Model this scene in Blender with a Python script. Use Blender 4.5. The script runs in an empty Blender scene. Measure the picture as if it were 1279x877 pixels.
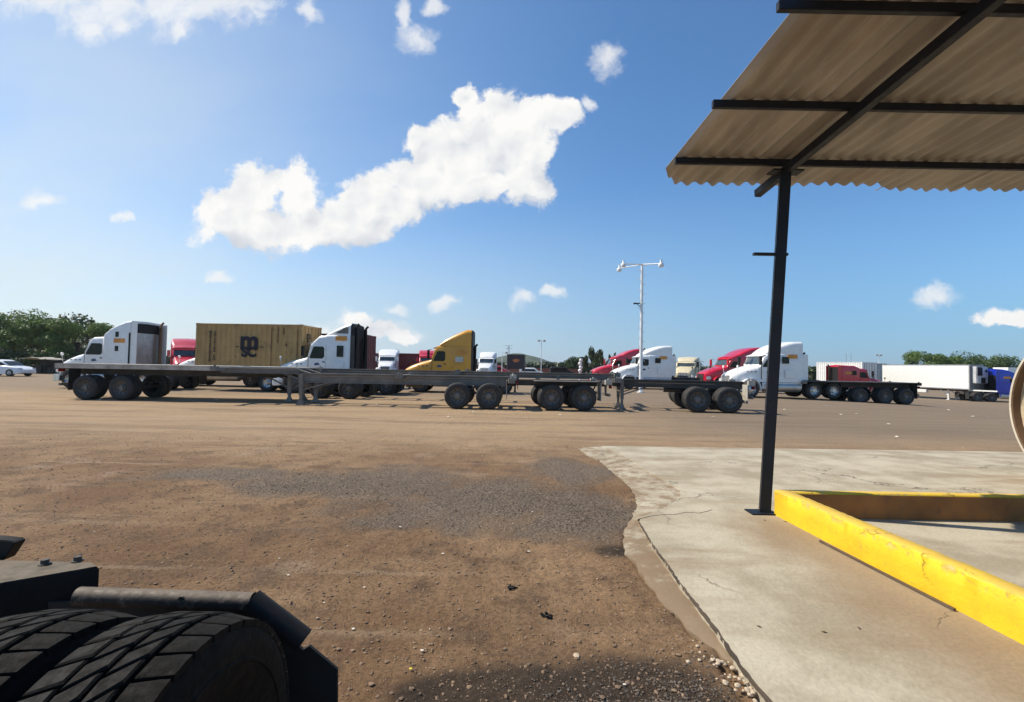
import bpy, bmesh, math, random
import numpy as np
from mathutils import Vector, Matrix, noise
R = math.radians
rng = random.Random(7)
sc = bpy.context.scene
COL = sc.collection

# ------------------------------------------------------------------ camera
W0, H0, F0 = 1279.0, 877.0, 600.0
PITCH, ROLL, CH = R(1.81), 0.018, 1.7
fw = Vector((0, math.cos(PITCH), math.sin(PITCH)))
up0 = Vector((0, -math.sin(PITCH), math.cos(PITCH)))
rt0 = Vector((1, 0, 0))
RT = rt0 * math.cos(ROLL) + up0 * math.sin(ROLL)
UP = up0 * math.cos(ROLL) - rt0 * math.sin(ROLL)
CAM = Vector((0, 0, CH))
cd = bpy.data.cameras.new('camera'); cam = bpy.data.objects.new('camera', cd); COL.objects.link(cam)
m = Matrix((RT, UP, -fw)).transposed().to_4x4(); m.translation = CAM
cam.matrix_world = m
cd.sensor_width = 36; cd.lens = 36 * F0 / W0; cd.clip_start = 0.05; cd.clip_end = 6000
sc.camera = cam

# ------------------------------------------------------------------ light, exposure
SUN = Vector((-0.85, 0.20, 1.0)).normalized()
sl = bpy.data.lights.new('sun', 'SUN'); sl.energy = 5.0; sl.angle = R(0.53); sl.color = (1.0, 0.90, 0.74)
so = bpy.data.objects.new('sun', sl); COL.objects.link(so)
so.rotation_euler = SUN.to_track_quat('Z', 'Y').to_euler(); so.location = (0, 0, 30)
sc.view_settings.view_transform = 'Standard'
try: sc.view_settings.look = 'None'
except Exception: pass
sc.view_settings.exposure = 0.27; sc.view_settings.gamma = 1.0
sc.render.engine = 'CYCLES'
sc.cycles.use_denoising = True
sc.cycles.max_bounces = 6
SKY_STRENGTH = 0.108

def ray(px, py):
    return (fw + RT * ((px - 639.5) / F0) + UP * ((438.5 - py) / F0))
def P(px, py, D):                       # the point seen at a pixel at world distance Y = D
    d = ray(px, py); return CAM + d * (D / d.y)
def GP(px, py, z=0.0):
    d = ray(px, py); return CAM + d * ((z - CH) / d.z)
def hor(px): return 438.5 + 18.97 + (px - 639.5) * 0.018
def XY(px, D):
    d = ray(px, hor(px)); return d.x / d.y * D

# ------------------------------------------------------------------ node helper
class NT:
    def __init__(s, tree):
        s.t = tree; s.n = tree.nodes; s.l = tree.links
    def new(s, typ, **kw):
        n = s.n.new(typ)
        for k, v in kw.items(): setattr(n, k, v)
        return n
    def put(s, sock, v):
        if isinstance(v, bpy.types.NodeSocket): s.l.new(v, sock)
        elif v is not None:
            if isinstance(v, (tuple, list)) and len(v) == 3 and sock.type == 'RGBA': v = (*v, 1)
            sock.default_value = v
    def math(s, op, a, b=0.0, c=0.0, clamp=False):
        n = s.new('ShaderNodeMath', operation=op, use_clamp=clamp)
        for i, v in enumerate((a, b, c)): s.put(n.inputs[i], v)
        return n.outputs[0]
    def vmath(s, op, a, b=None, scale=None):
        n = s.new('ShaderNodeVectorMath', operation=op)
        s.put(n.inputs[0], a)
        if b is not None: s.put(n.inputs[1], b)
        if scale is not None: s.put(n.inputs['Scale'], scale)
        return n.outputs['Value'] if op in ('LENGTH', 'DOT_PRODUCT', 'DISTANCE') else n.outputs[0]
    def noise(s, vec, scale, detail=4, rough=0.55, dist=0.0, color=False):
        n = s.new('ShaderNodeTexNoise'); s.put(n.inputs['Vector'], vec)
        n.inputs['Scale'].default_value = scale; n.inputs['Detail'].default_value = detail
        n.inputs['Roughness'].default_value = rough; n.inputs['Distortion'].default_value = dist
        return n.outputs['Color'] if color else n.outputs[0]
    def ramp(s, v, a, b, lo=0.0, hi=1.0, smooth=True):
        n = s.new('ShaderNodeMapRange', interpolation_type='SMOOTHSTEP' if smooth else 'LINEAR')
        s.put(n.inputs[0], v)
        for i, q in enumerate((a, b, lo, hi)): n.inputs[i + 1].default_value = q
        return n.outputs[0]
    def mix(s, f, a, b, mode='MIX'):
        n = s.new('ShaderNodeMix', data_type='RGBA', blend_type=mode)
        s.put(n.inputs[0], f); s.put(n.inputs[6], a); s.put(n.inputs[7], b)
        return n.outputs[2]

# ------------------------------------------------------------------ sky with clouds
world = bpy.data.worlds.new('World'); sc.world = world; world.use_nodes = True
nt = NT(world.node_tree); nt.n.clear()
sky = nt.new('ShaderNodeTexSky', sky_type='NISHITA'); sky.sun_disc = False
sky.sun_elevation = math.asin(SUN.z); sky.sun_rotation = math.atan2(SUN.x, SUN.y)
sky.air_density = 1.0; sky.dust_density = 0.35; sky.ozone_density = 2.2; sky.altitude = 20
bgA = nt.new('ShaderNodeBackground'); bgA.inputs[1].default_value = SKY_STRENGTH
nt.put(bgA.inputs[0], nt.mix(1.0, sky.outputs[0], (0.70, 1.01, 1.22), 'MULTIPLY'))
geo = nt.new('ShaderNodeTexCoord').outputs['Generated']
sep = nt.new('ShaderNodeSeparateXYZ'); nt.put(sep.inputs[0], geo)
yy = nt.math('MAXIMUM', sep.outputs[1], 0.02)
u = nt.math('DIVIDE', sep.outputs[0], yy); w = nt.math('DIVIDE', sep.outputs[2], yy)
cmb = nt.new('ShaderNodeCombineXYZ'); nt.put(cmb.inputs[0], u); nt.put(cmb.inputs[1], w)
uv = cmb.outputs[0]
def uvof(px, py):
    d = ray(px, py); return (d.x / d.y, d.z / d.y, 0)
# cumulus lobes (centre and half sizes, in degrees-like units of the photograph's view)
LOBES = [(278, 268, 42, 40), (318, 240, 40, 36), (372, 238, 36, 34), (330, 285, 70, 34), (400, 280, 60, 30),
         (438, 262, 34, 34), (478, 262, 44, 26), (455, 288, 50, 20), (470, 225, 32, 22), (520, 222, 48, 30),
         (532, 182, 24, 26), (575, 205, 60, 46), (600, 165, 44, 44), (640, 165, 52, 40), (625, 135, 26, 26),
         (648, 225, 46, 34), (590, 235, 60, 26), (690, 150, 34, 24), (660, 190, 34, 40), (584, 120, 18, 15),
         (560, 165, 24, 24), (705, 140, 18, 16),
         (425, 272, 44, 34), (452, 250, 38, 30), (495, 250, 46, 30), (415, 290, 60, 26), (540, 225, 44, 34), (444, 404, 24, 15), (478, 413, 26, 14), (508, 420, 20, 10), (1264, 394, 40, 15)]
SMALL = [(272, 346, 20, 7), (497, 386, 20, 8), (440, 402, 42, 14), (480, 412, 44, 14), (520, 418, 24, 10), (405, 408, 30, 10),
         (560, 380, 18, 9), (655, 375, 18, 13), (692, 364, 18, 8), (760, 72, 24, 20), (735, 128, 14, 10), (1165, 367, 32, 16), (50, 250, 26, 14), (150, 272, 14, 6), (545, 5, 18, 10), (518, 45, 26, 20), (500, 15, 10, 30),
         (388, 18, 12, 22), (60, -8, 80, 34), (130, 8, 70, 40), (205, 10, 60, 38), (260, 0, 60, 34), (310, 8, 50, 30), (155, 35, 26, 22), (115, 40, 22, 22), (225, 38, 28, 18)]
def field(lobes, vec, ss=1.0):
    cur = None
    for (cx, cy, a, b) in lobes:
        c = uvof(cx, cy)
        d = nt.vmath('SUBTRACT', vec, c)
        d = nt.vmath('MULTIPLY', d, (F0 / (a * ss), F0 / (b * ss), 0))
        L = nt.vmath('LENGTH', d)
        v = nt.math('SUBTRACT', 1.0, L)
        cur = v if cur is None else nt.math('SMOOTH_MAX', cur, v, 0.25)
    return cur
warp = nt.noise(uv, 7.0, 3, 0.5, color=True)
warp = nt.vmath('SCALE', nt.vmath('SUBTRACT', warp, (0.5, 0.5, 0.5)), scale=0.075)
warp2 = nt.noise(uv, 26.0, 3, 0.6, color=True)
warp2 = nt.vmath('SCALE', nt.vmath('SUBTRACT', warp2, (0.5, 0.5, 0.5)), scale=0.035)
uvw = nt.vmath('ADD', nt.vmath('ADD', uv, warp), warp2)
n1 = nt.noise(uvw, 15.0, 10, 0.60)
n2 = nt.noise(nt.vmath('ADD', uvw, (0.010, -0.014, 0)), 15.0, 10, 0.60)
n3 = nt.noise(uvw, 4.0, 2, 0.5)
fieldA = field(LOBES, uvw, 1.16); fieldB = field(SMALL, uvw, 1.12)
dA = nt.math('ADD', fieldA, nt.math('MULTIPLY', nt.math('SUBTRACT', n1, 0.5), 1.6))
dB = nt.math('ADD', fieldB, nt.math('MULTIPLY', nt.math('SUBTRACT', n1, 0.52), 2.2))
aA = nt.ramp(dA, 0.02, 0.36); aB = nt.math('MULTIPLY', nt.ramp(dB, -0.15, 0.85), 0.75)
# thin veil over the left of the sky
sep2 = nt.new('ShaderNodeSeparateXYZ'); nt.put(sep2.inputs[0], uv)
veil = nt.ramp(sep2.outputs[0], 0.35, -1.05, 0.0, 1.0)
veiln = nt.ramp(nt.noise(nt.vmath('MULTIPLY', uvw, (1.2, 3.2, 1)), 1.3, 5, 0.5), 0.25, 0.75)
lowv = nt.ramp(sep2.outputs[1], 0.85, 0.05, 0.55, 1.0)
veil = nt.math('MULTIPLY', nt.math('MULTIPLY', veil, nt.math('MULTIPLY_ADD', veiln, 0.40, 0.60)), lowv)
hz_ = nt.math('MULTIPLY', nt.ramp(sep2.outputs[1], 0.42, 0.0), nt.ramp(sep2.outputs[0], 0.7, -0.9, 0.70, 0.92))
veil = nt.math('MAXIMUM', nt.math('MULTIPLY', veil, 0.9), hz_)
front = nt.ramp(sep.outputs[1], 0.03, 0.12)
alpha = nt.math('MULTIPLY', nt.math('MAXIMUM', aA, aB, clamp=True), front)
m1_ = nt.noise(uv, 9.0, 4, 0.45); m2_ = nt.noise(nt.vmath('ADD', uv, (0.02, -0.03, 0)), 9.0, 4, 0.45)
rel = nt.math('ADD', nt.math('MULTIPLY', nt.math('SUBTRACT', m1_, m2_), 1.5), nt.math('MULTIPLY', nt.math('SUBTRACT', n1, n2), 0.8))
fieldS = field(LOBES, nt.vmath('ADD', uvw, (-0.035, 0.055, 0)), 1.16)
rel = nt.math('SUBTRACT', rel, nt.math('MULTIPLY', nt.math('SUBTRACT', fieldS, fieldA, clamp=True), 0.8))
core = nt.ramp(dA, 0.5, 1.4)
sh = nt.math('SUBTRACT', nt.math('ADD', 0.90, rel), nt.math('MULTIPLY', core, nt.ramp(n3, 0.35, 0.62, 0.30, 0.02)), clamp=True)
sh = nt.math('MAXIMUM', sh, nt.ramp(fieldA, 0.0, -0.3, 0.0, 0.92))
ccol = nt.mix(sh, (0.50, 0.56, 0.66), (1.0, 0.99, 0.97))
bgC = nt.new('ShaderNodeBackground'); bgC.inputs[1].default_value = 0.82; nt.put(bgC.inputs[0], ccol)
bgV = nt.new('ShaderNodeBackground'); bgV.inputs[1].default_value = 0.70; nt.put(bgV.inputs[0], nt.mix(nt.ramp(sep2.outputs[0], -0.95, 0.75), (0.90, 0.98, 1.0), (0.25, 0.47, 0.76)))
m1 = nt.new('ShaderNodeMixShader'); nt.put(m1.inputs[0], nt.math('MULTIPLY', veil, front)); nt.l.new(bgA.outputs[0], m1.inputs[1]); nt.l.new(bgV.outputs[0], m1.inputs[2])
m2 = nt.new('ShaderNodeMixShader'); nt.put(m2.inputs[0], alpha); nt.l.new(m1.outputs[0], m2.inputs[1]); nt.l.new(bgC.outputs[0], m2.inputs[2])
out = nt.new('ShaderNodeOutputWorld'); nt.l.new(m2.outputs[0], out.inputs[0])
world.cycles.sampling_method = 'MANUAL'; world.cycles.sample_map_resolution = 512

# ------------------------------------------------------------------ materials
MATS = {}
def mat(name, base, rough=0.6, metal=0.0, var=0.12, scale=3.0, dirt=0.0, dirtc=(0.16, 0.115, 0.075), bump=0.0, bscale=40.0, coat=0.0, spec=0.5, top=None):
    if name in MATS: return MATS[name]
    mt = bpy.data.materials.new(name); mt.use_nodes = True
    t = NT(mt.node_tree); b = t.n['Principled BSDF']
    co = t.new('ShaderNodeTexCoord').outputs['Object']
    n = t.noise(co, scale, 6, 0.6)
    dk = tuple(c * (1 - var) for c in base); lt = tuple(min(1, c * (1 + var)) for c in base)
    c = t.mix(t.ramp(n, 0.3, 0.7), dk, lt)
    if dirt:
        m_ = t.ramp(t.noise(co, scale * 2.3, 8, 0.7), 0.62 - dirt * 0.35, 0.80)
        c = t.mix(m_, c, dirtc)
    if top:                     # dust settled on upward faces
        sn = t.new('ShaderNodeSeparateXYZ'); t.put(sn.inputs[0], t.new('ShaderNodeNewGeometry').outputs['Normal'])
        c = t.mix(t.math('MULTIPLY', t.ramp(sn.outputs[2], 0.25, 0.85), t.ramp(t.noise(co, 14, 6, .7), .3, .6, .55, 1.0)), c, top)
    t.put(b.inputs['Base Color'], c)
    t.put(b.inputs['Roughness'], t.ramp(t.noise(co, scale * 4, 4, 0.6), 0.3, 0.7, max(0.02, rough - 0.08), min(1, rough + 0.12)))
    b.inputs['Metallic'].default_value = metal
    b.inputs['Specular IOR Level'].default_value = spec
    if coat: b.inputs['Coat Weight'].default_value = coat; b.inputs['Coat Roughness'].default_value = 0.08
    if bump:
        bp = t.new('ShaderNodeBump'); bp.inputs['Strength'].default_value = bump; bp.inputs['Distance'].default_value = 0.01
        t.put(bp.inputs['Height'], t.noise(co, bscale, 5, 0.6)); t.l.new(bp.outputs[0], b.inputs['Normal'])
    MATS[name] = mt; return mt
WHITE = mat('white_paint', (0.78, 0.78, 0.77), 0.35, coat=0.4, var=0.05, dirt=0.18, dirtc=(0.45, 0.40, 0.33))
WHITE2 = mat('chalky_white_paint', (0.72, 0.72, 0.70), 0.5, var=0.08, dirt=0.35, dirtc=(0.4, 0.34, 0.27))
CREAM = mat('cream_paint', (0.62, 0.54, 0.36), 0.45, coat=0.2, dirt=0.2)
RED = mat('red_paint', (0.52, 0.008, 0.030), 0.3, coat=0.6, var=0.1, dirt=0.1)
YEL = mat('orange_yellow_paint', (0.66, 0.30, 0.012), 0.35, coat=0.4, var=0.06, dirt=0.1)
BLUE = mat('blue_paint', (0.012, 0.035, 0.42), 0.3, coat=0.6)
GLASS = mat('dark_glass', (0.008, 0.010, 0.012), 0.12, spec=0.25, var=0.3)
GLASSB = mat('sky_glass', (0.05, 0.07, 0.08), 0.08, spec=0.6, var=0.3)
RUB = mat('rubber', (0.026, 0.025, 0.024), 0.75, var=0.2, dirt=0.35, dirtc=(0.075, 0.062, 0.05), scale=5)
RUBF = mat('tread_rubber', (0.0055, 0.0047, 0.0038), 0.8, spec=.22, var=0.25, dirt=0.3, dirtc=(0.020, 0.016, 0.012), scale=9, bump=0.35, bscale=60)
BLK = mat('black_steel', (0.015, 0.0145, 0.014), 0.6, spec=.25, var=0.2, dirt=0.2, dirtc=(0.06, 0.05, 0.04))
FRM = mat('dusty_chassis_steel', (0.175, 0.158, 0.140), 0.7, var=0.25, dirt=0.5, dirtc=(0.17, 0.14, 0.11), scale=2.0)
FRMD = mat('dark_chassis_steel', (0.055, 0.049, 0.044), 0.7, var=0.3, dirt=0.35, dirtc=(0.10, 0.08, 0.06), scale=2.0)
DECK = mat('weathered_deck', (0.40, 0.365, 0.32), 0.8, var=0.25, dirt=0.4, dirtc=(0.14, 0.11, 0.085), scale=2.0)
RIM = mat('dull_rim', (0.15, 0.143, 0.135), 0.6, 0.2, dirt=0.4, dirtc=(0.09, 0.07, 0.055))
CHR = mat('bright_rim', (0.55, 0.55, 0.55), 0.28, 0.85, dirt=0.2)
ALU = mat('aluminium', (0.50, 0.49, 0.47), 0.38, 0.8, dirt=0.25)
MUDF = mat('pale_mudflap', (0.42, 0.39, 0.34), 0.8, dirt=0.4)
BLKF = mat('black_mudflap', (0.02, 0.02, 0.02), 0.8)
LAMP = mat('red_lens', (0.35, 0.01, 0.01), 0.2)
AMB = mat('orange_placard', (0.62, 0.27, 0.05), 0.6)
HEADL = mat('headlight_lens', (0.6, 0.62, 0.62), 0.1, coat=0.5)
GALV = mat('galvanised_white', (0.74, 0.75, 0.75), 0.45, dirt=0.15, var=0.06)

# ------------------------------------------------------------------ mesh builder
class MB:
    def __init__(s): s.v = []; s.f = []
    def add(s, vs, fs, M=None):
        o = len(s.v)
        for p in vs:
            p = Vector(p); s.v.append(tuple(M @ p if M else p))
        for q in fs: s.f.append(tuple(i + o for i in q))
        return s
    def box(s, c, d, rz=0, M=None):
        x, y, z = [q / 2 for q in d]
        vs = [(-x, -y, -z), (x, -y, -z), (x, y, -z), (-x, y, -z), (-x, -y, z), (x, -y, z), (x, y, z), (-x, y, z)]
        T = Matrix.Translation(c) @ Matrix.Rotation(rz, 4, 'Z')
        if M is not None: T = Matrix.Translation(c) @ M
        return s.add(vs, [(0, 3, 2, 1), (4, 5, 6, 7), (0, 1, 5, 4), (1, 2, 6, 5), (2, 3, 7, 6), (3, 0, 4, 7)], T)
    def span(s, a, b):
        return s.box([(a[i] + b[i]) / 2 for i in range(3)], [abs(b[i] - a[i]) for i in range(3)])
    def cyl(s, p0, p1, r0, r1=None, n=12):
        p0, p1 = Vector(p0), Vector(p1); r1 = r0 if r1 is None else r1
        d = p1 - p0; q = d.to_track_quat('Z', 'Y').to_matrix()
        vs = []
        for (p, r) in ((p0, r0), (p1, r1)):
            for i in range(n):
                a = 2 * math.pi * i / n; vs.append(p + q @ Vector((math.cos(a) * r, math.sin(a) * r, 0)))
        fs = [(i, (i + 1) % n, n + (i + 1) % n, n + i) for i in range(n)] + [tuple(range(n - 1, -1, -1)), tuple(range(n, 2 * n))]
        return s.add(vs, fs)
    def bar(s, p0, p1, w, h, upv=(0, 0, 1)):
        p0, p1 = Vector(p0), Vector(p1); x = (p1 - p0); L = x.length; x.normalize()
        y = Vector(upv).cross(x).normalized(); z = x.cross(y)
        Mx = Matrix((x, y, z)).transposed().to_4x4(); Mx.translation = (p0 + p1) / 2
        a, b, c = L / 2, w / 2, h / 2
        vs = [(-a, -b, -c), (a, -b, -c), (a, b, -c), (-a, b, -c), (-a, -b, c), (a, -b, c), (a, b, c), (-a, b, c)]
        return s.add(vs, [(0, 3, 2, 1), (4, 5, 6, 7), (0, 1, 5, 4), (1, 2, 6, 5), (2, 3, 7, 6), (3, 0, 4, 7)], Mx)
    def tube(s, pts, r, n=10):
        pts = [Vector(p) for p in pts]
        rings = []
        for i, p in enumerate(pts):
            d = (pts[min(i + 1, len(pts) - 1)] - pts[max(i - 1, 0)])
            q = d.to_track_quat('Z', 'Y').to_matrix(); rr = r[i] if isinstance(r, (list, tuple)) else r
            rings.append([p + q @ Vector((math.cos(2 * math.pi * k / n) * rr, math.sin(2 * math.pi * k / n) * rr, 0)) for k in range(n)])
        return s.loft(rings)
    def loft(s, loops, caps=True, closed=True):
        n = len(loops[0]); vs = [p for L in loops for p in L]; fs = []
        for a in range(len(loops) - 1):
            for i in range(n if closed else n - 1):
                j = (i + 1) % n; fs.append((a * n + i, a * n + j, (a + 1) * n + j, (a + 1) * n + i))
        if caps: fs.append(tuple(range(n - 1, -1, -1))); fs.append(tuple((len(loops) - 1) * n + i for i in range(n)))
        return s.add(vs, fs)
    def lathe(s, prof, n=32, c=(0, 0, 0), axis='Y', sg=1, a0=0, a1=2 * math.pi, closed=False):
        full = abs(a1 - a0 - 2 * math.pi) < 1e-4; k = n if full else n + 1
        vs = []
        for i in range(k):
            a = a0 + (a1 - a0) * i / n
            for (r, h) in prof:
                if axis == 'Y': vs.append((c[0] + r * math.cos(a), c[1] + sg * h, c[2] + r * math.sin(a)))
                elif axis == 'Z': vs.append((c[0] + r * math.cos(a), c[1] + r * math.sin(a), c[2] + h))
                else: vs.append((c[0] + h, c[1] + r * math.cos(a), c[2] + r * math.sin(a)))
        m_ = len(prof); fs = []
        for i in range(k if full else n):
            j = (i + 1) % k
            for q in range(m_ if closed else m_ - 1):
                q2 = (q + 1) % m_
                fs.append((i * m_ + q, i * m_ + q2, j * m_ + q2, j * m_ + q))
        return s.add(vs, fs)
    def prism(s, poly, y0, y1):          # polygon in XZ, extruded along Y
        n = len(poly); vs = [(x, y0, z) for x, z in poly] + [(x, y1, z) for x, z in poly]
        return s.add(vs, [(i, (i + 1) % n, n + (i + 1) % n, n + i) for i in range(n)] + [tuple(range(n - 1, -1, -1)), tuple(range(n, 2 * n))])
    def mesh(s, name, mt, angle=35, bevel=0.0):
        me = bpy.data.meshes.new(name); me.from_pydata(s.v, [], s.f)
        bm = bmesh.new(); bm.from_mesh(me)
        bmesh.ops.recalc_face_normals(bm, faces=bm.faces)
        if bevel:
            es = [e for e in bm.edges if len(e.link_faces) == 2 and e.calc_face_angle(0) > R(50)]
            bmesh.ops.bevel(bm, geom=es, offset=bevel, segments=2, affect='EDGES', clamp_overlap=True)
        bm.to_mesh(me); bm.free()
        me.polygons.foreach_set('use_smooth', [True] * len(me.polygons)); me.set_sharp_from_angle(angle=R(angle))
        if mt: me.materials.append(mt)
        return me
    def build(s, name, mt, parent=None, angle=35, bevel=0.0, loc=None):
        o = bpy.data.objects.new(name, s.mesh(name, mt, angle, bevel)); COL.objects.link(o)
        if parent: o.parent = parent
        if loc is not None: o.location = loc
        return o
def from_mesh(name, me, parent=None, loc=None, rot=None):
    o = bpy.data.objects.new(name, me); COL.objects.link(o)
    if parent: o.parent = parent
    if loc is not None: o.location = loc
    if rot is not None: o.rotation_euler = rot
    return o
def tag(o, label=None, cat=None, group=None, kind=None):
    if label: o['label'] = label
    if cat: o['category'] = cat
    if group: o['group'] = group
    if kind: o['kind'] = kind
    return o
def empty(name, loc, rz=0, label=None, cat=None, group=None):
    o = bpy.data.objects.new(name, None); COL.objects.link(o); o.empty_display_size = 0.3
    o.location = loc; o.rotation_euler = (0, 0, rz); return tag(o, label, cat, group)
def copy_tree(o, parent=None):
    c = o.copy(); COL.objects.link(c)
    if parent: c.parent = parent
    for ch in list(o.children): copy_tree(ch, c)
    return c

def S(t):
    t = max(0.0, min(1.0, t)); return t * t * (3 - 2 * t)
def gz(x, y): return -1.3 * S((x - 14) / 36) * S((y - 15) / 12)

# ------------------------------------------------------------------ ground
edge_px = [(722, 560), (735, 569), (752, 577), (764, 588), (782, 603), (795, 620), (797, 632), (790, 647), (780, 660), (778, 676),
           (782, 690), (796, 705), (803, 720), (818, 736), (830, 752), (845, 768), (858, 786), (882, 804), (905, 822), (928, 834)]
edge_w = [GP(x, y, 0.012) for x, y in edge_px]
def near_edge(x, y):            # rough signed: True on the slab
    if y > 10.45: return False
    best = -9
    for a, b in zip(edge_w, edge_w[1:]):
        lo, hi = min(a.y, b.y), max(a.y, b.y)
        if lo <= y <= hi:
            t = (y - a.y) / (b.y - a.y + 1e-9); return x > a.x + (b.x - a.x) * t
    return x > 1.2
def fbm(x, y, s, o=4):
    return noise.fractal(Vector((x * s, y * s, 3.1)), 1.0, 2.0, o)
def axis_pts(lo, hi, c0, c1, fine, grow):
    pts = list(np.arange(c0, c1 + fine, fine)); st = fine; p = c0; L = []
    while p > lo: st *= grow; p -= st; L.append(p)
    pts = L[::-1] + pts; st = fine; p = pts[-1]
    while p < hi: st *= grow; p += st; pts.append(p)
    return pts
gx = axis_pts(-3000, 3000, -3.4, 1.9, 0.028, 1.07); gy = axis_pts(-60, 4000, 2.0, 7.0, 0.030, 1.045)
nx, ny = len(gx), len(gy)
verts = []; grav = []; damp = []; asph = []
for y in gy:
    for x in gx:
        z = gz(x, y)
        near = 1.0 if (y < 30 and abs(x) < 25) else 0.0
        g = d_ = 0.0
        if near:
            ed = near_edge(x, y) and y > 1
            amp = 0.10 if ed else 1.0
            z += amp * (0.014 * fbm(x, y, 0.9, 3) + 0.008 * fbm(x, y, 4.0, 4) + 0.010 * S((8.5 - y) / 2.5) * S((3.2 - abs(x + .8)) / .8) * fbm(x, y, 12.0, 3)) - (0.02 if ed else 0)
            k = fbm(x, y, 0.8, 4) * 0.55
            for (cx, cy, a, b) in ((-0.1, 6.0, 1.9, 1.5), (0.6, 5.2, 1.1, .9), (-1.6, 7.2, 2.2, .9), (-0.1, 6.4, 1.9, 1.35), (-2.6, 6.9, 1.6, 0.8), (0.8, 5.9, 1.1, 1.1), (-4.2, 7.2, 1.6, 0.5), (1.0, 7.6, .6, 1.3)):
                g = max(g, 1.25 - math.hypot((x - cx) / a, (y - cy) / b) + k * 1.5 + .25 * fbm(x, y, 3.0, 4))
            for (cx, cy, a, b) in ((0.10, 2.50, 0.60, 0.36), (0.65, 2.50, 0.60, 0.40), (-0.25, 2.48, 0.4, 0.3), (1.2, 4.5, 0.7, 0.25)):
                d_ = max(d_, 1.0 - math.hypot((x - cx) / a, (y - cy) / b) + k * 0.7)
        verts.append((x, y, z)); grav.append(max(0, min(1, g))); damp.append(max(0, min(1, d_)))
        a_ = S((y - 9.5) / 5) * S((x - 1.0) / 7 + 0.25 * 0) + 0.75 * S((y - 22) / 6)
        asph.append(min(1, a_))
faces = [(j * nx + i, j * nx + i + 1, (j + 1) * nx + i + 1, (j + 1) * nx + i) for j in range(ny - 1) for i in range(nx - 1)]
me = bpy.data.meshes.new('ground'); me.from_pydata(verts, [], faces)
for nm, arr in (('gravel', grav), ('damp', damp), ('asphalt', asph)):
    at = me.attributes.new(nm, 'FLOAT', 'POINT'); at.data.foreach_set('value', arr)
me.polygons.foreach_set('use_smooth', [True] * len(me.polygons))
gm = bpy.data.materials.new('dirt_ground'); gm.use_nodes = True
t = NT(gm.node_tree); b = t.n['Principled BSDF']
pos = t.new('ShaderNodeNewGeometry').outputs['Position']
def attr(t, nme):
    a = t.new('ShaderNodeAttribute'); a.attribute_name = nme; return a.outputs['Fac']
big = t.noise(pos, 0.35, 6, 0.6); med = t.noise(pos, 2.2, 8, 0.65); fine = t.noise(pos, 28, 8, 0.75); vf = t.noise(pos, 120, 4, 0.7)
streak = t.noise(t.vmath('MULTIPLY', pos, (0.12, 1.0, 1)), 1.1, 7, 0.62)
c = t.mix(t.ramp(big, 0.35, 0.65), (0.185, 0.105, 0.053), (0.325, 0.208, 0.115))
c = t.mix(t.math('MULTIPLY', t.ramp(med, 0.46, 0.66), 0.8), c, (0.125, 0.076, 0.045))
c = t.mix(t.math('MULTIPLY', t.ramp(t.noise(pos, 0.9, 6, 0.6), 0.55, 0.72), 0.5), c, (0.38, 0.285, 0.20))
farm = t.new('ShaderNodeSeparateXYZ'); t.put(farm.inputs[0], pos)
fy = t.ramp(farm.outputs[1], 7.5, 13.0)
c = t.mix(t.math('MULTIPLY', fy, 0.75), c, (0.42, 0.300, 0.180))
c = t.mix(t.math('MULTIPLY', t.ramp(streak, 0.46, 0.66), t.math('MULTIPLY', fy, 0.6)), c, (0.20, 0.135, 0.088))
c = t.mix(t.math('MULTIPLY', t.ramp(t.noise(t.vmath('MULTIPLY', pos, (0.2, 1.4, 1)), 1.7, 6, 0.6), 0.5, 0.7), t.math('MULTIPLY', fy, 0.45)), c, (0.42, 0.32, 0.225))
mp = t.new('ShaderNodeMapping'); mp.inputs['Rotation'].default_value = (0, 0, R(24)); mp.inputs['Scale'].default_value = (0.10, 1.5, 1); t.put(mp.inputs['Vector'], pos)
tr2 = t.math('MULTIPLY', t.ramp(t.noise(mp.outputs[0], 1.6, 5, .6), 0.52, 0.64), t.ramp(t.noise(pos, .25, 3), 0.42, 0.6))
c = t.mix(t.math('MULTIPLY', tr2, 0.42), c, (0.135, 0.088, 0.056))
mp = t.new('ShaderNodeMapping'); mp.inputs['Rotation'].default_value = (0, 0, R(-12)); mp.inputs['Scale'].default_value = (0.07, 2.2, 1); t.put(mp.inputs['Vector'], pos)
tr3 = t.math('MULTIPLY', t.ramp(t.noise(mp.outputs[0], 1.3, 5, .6), 0.54, 0.66), t.ramp(t.noise(pos, .3, 3), 0.56, 0.40))
c = t.mix(t.math('MULTIPLY', tr3, 0.40), c, (0.46, 0.345, 0.225))
ga = t.ramp(t.math('ADD', attr(t, 'gravel'), t.math('MULTIPLY', t.math('SUBTRACT', fine, 0.5), 2.6)), 0.05, 0.95)
gcol = t.mix(t.ramp(t.noise(pos, 38, 6, 0.85), 0.42, 0.60), (0.055, 0.043, 0.034), (0.275, 0.225, 0.175))
c = t.mix(t.math('MULTIPLY', t.ramp(attr(t, 'gravel'), 0.0, 0.6), 0.40), c, (0.130, 0.090, 0.060))
c = t.mix(t.math('MULTIPLY', ga, 0.78), c, gcol)
asc = t.mix(t.ramp(streak, 0.35, 0.65), (0.135, 0.110, 0.086), (0.220, 0.175, 0.130))
c = t.mix(t.math('MULTIPLY', attr(t, 'asphalt'), 0.72), c, asc)
c = t.mix(t.math('MULTIPLY', t.ramp(t.math('ADD', attr(t, 'damp'), t.math('MULTIPLY', t.math('SUBTRACT', fine, 0.5), 1.0)), 0.0, 0.45), 0.9), c, (0.040, 0.030, 0.022))
fv = t.ramp(fine, 0.3, 0.7, 0.60, 1.32)
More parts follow.
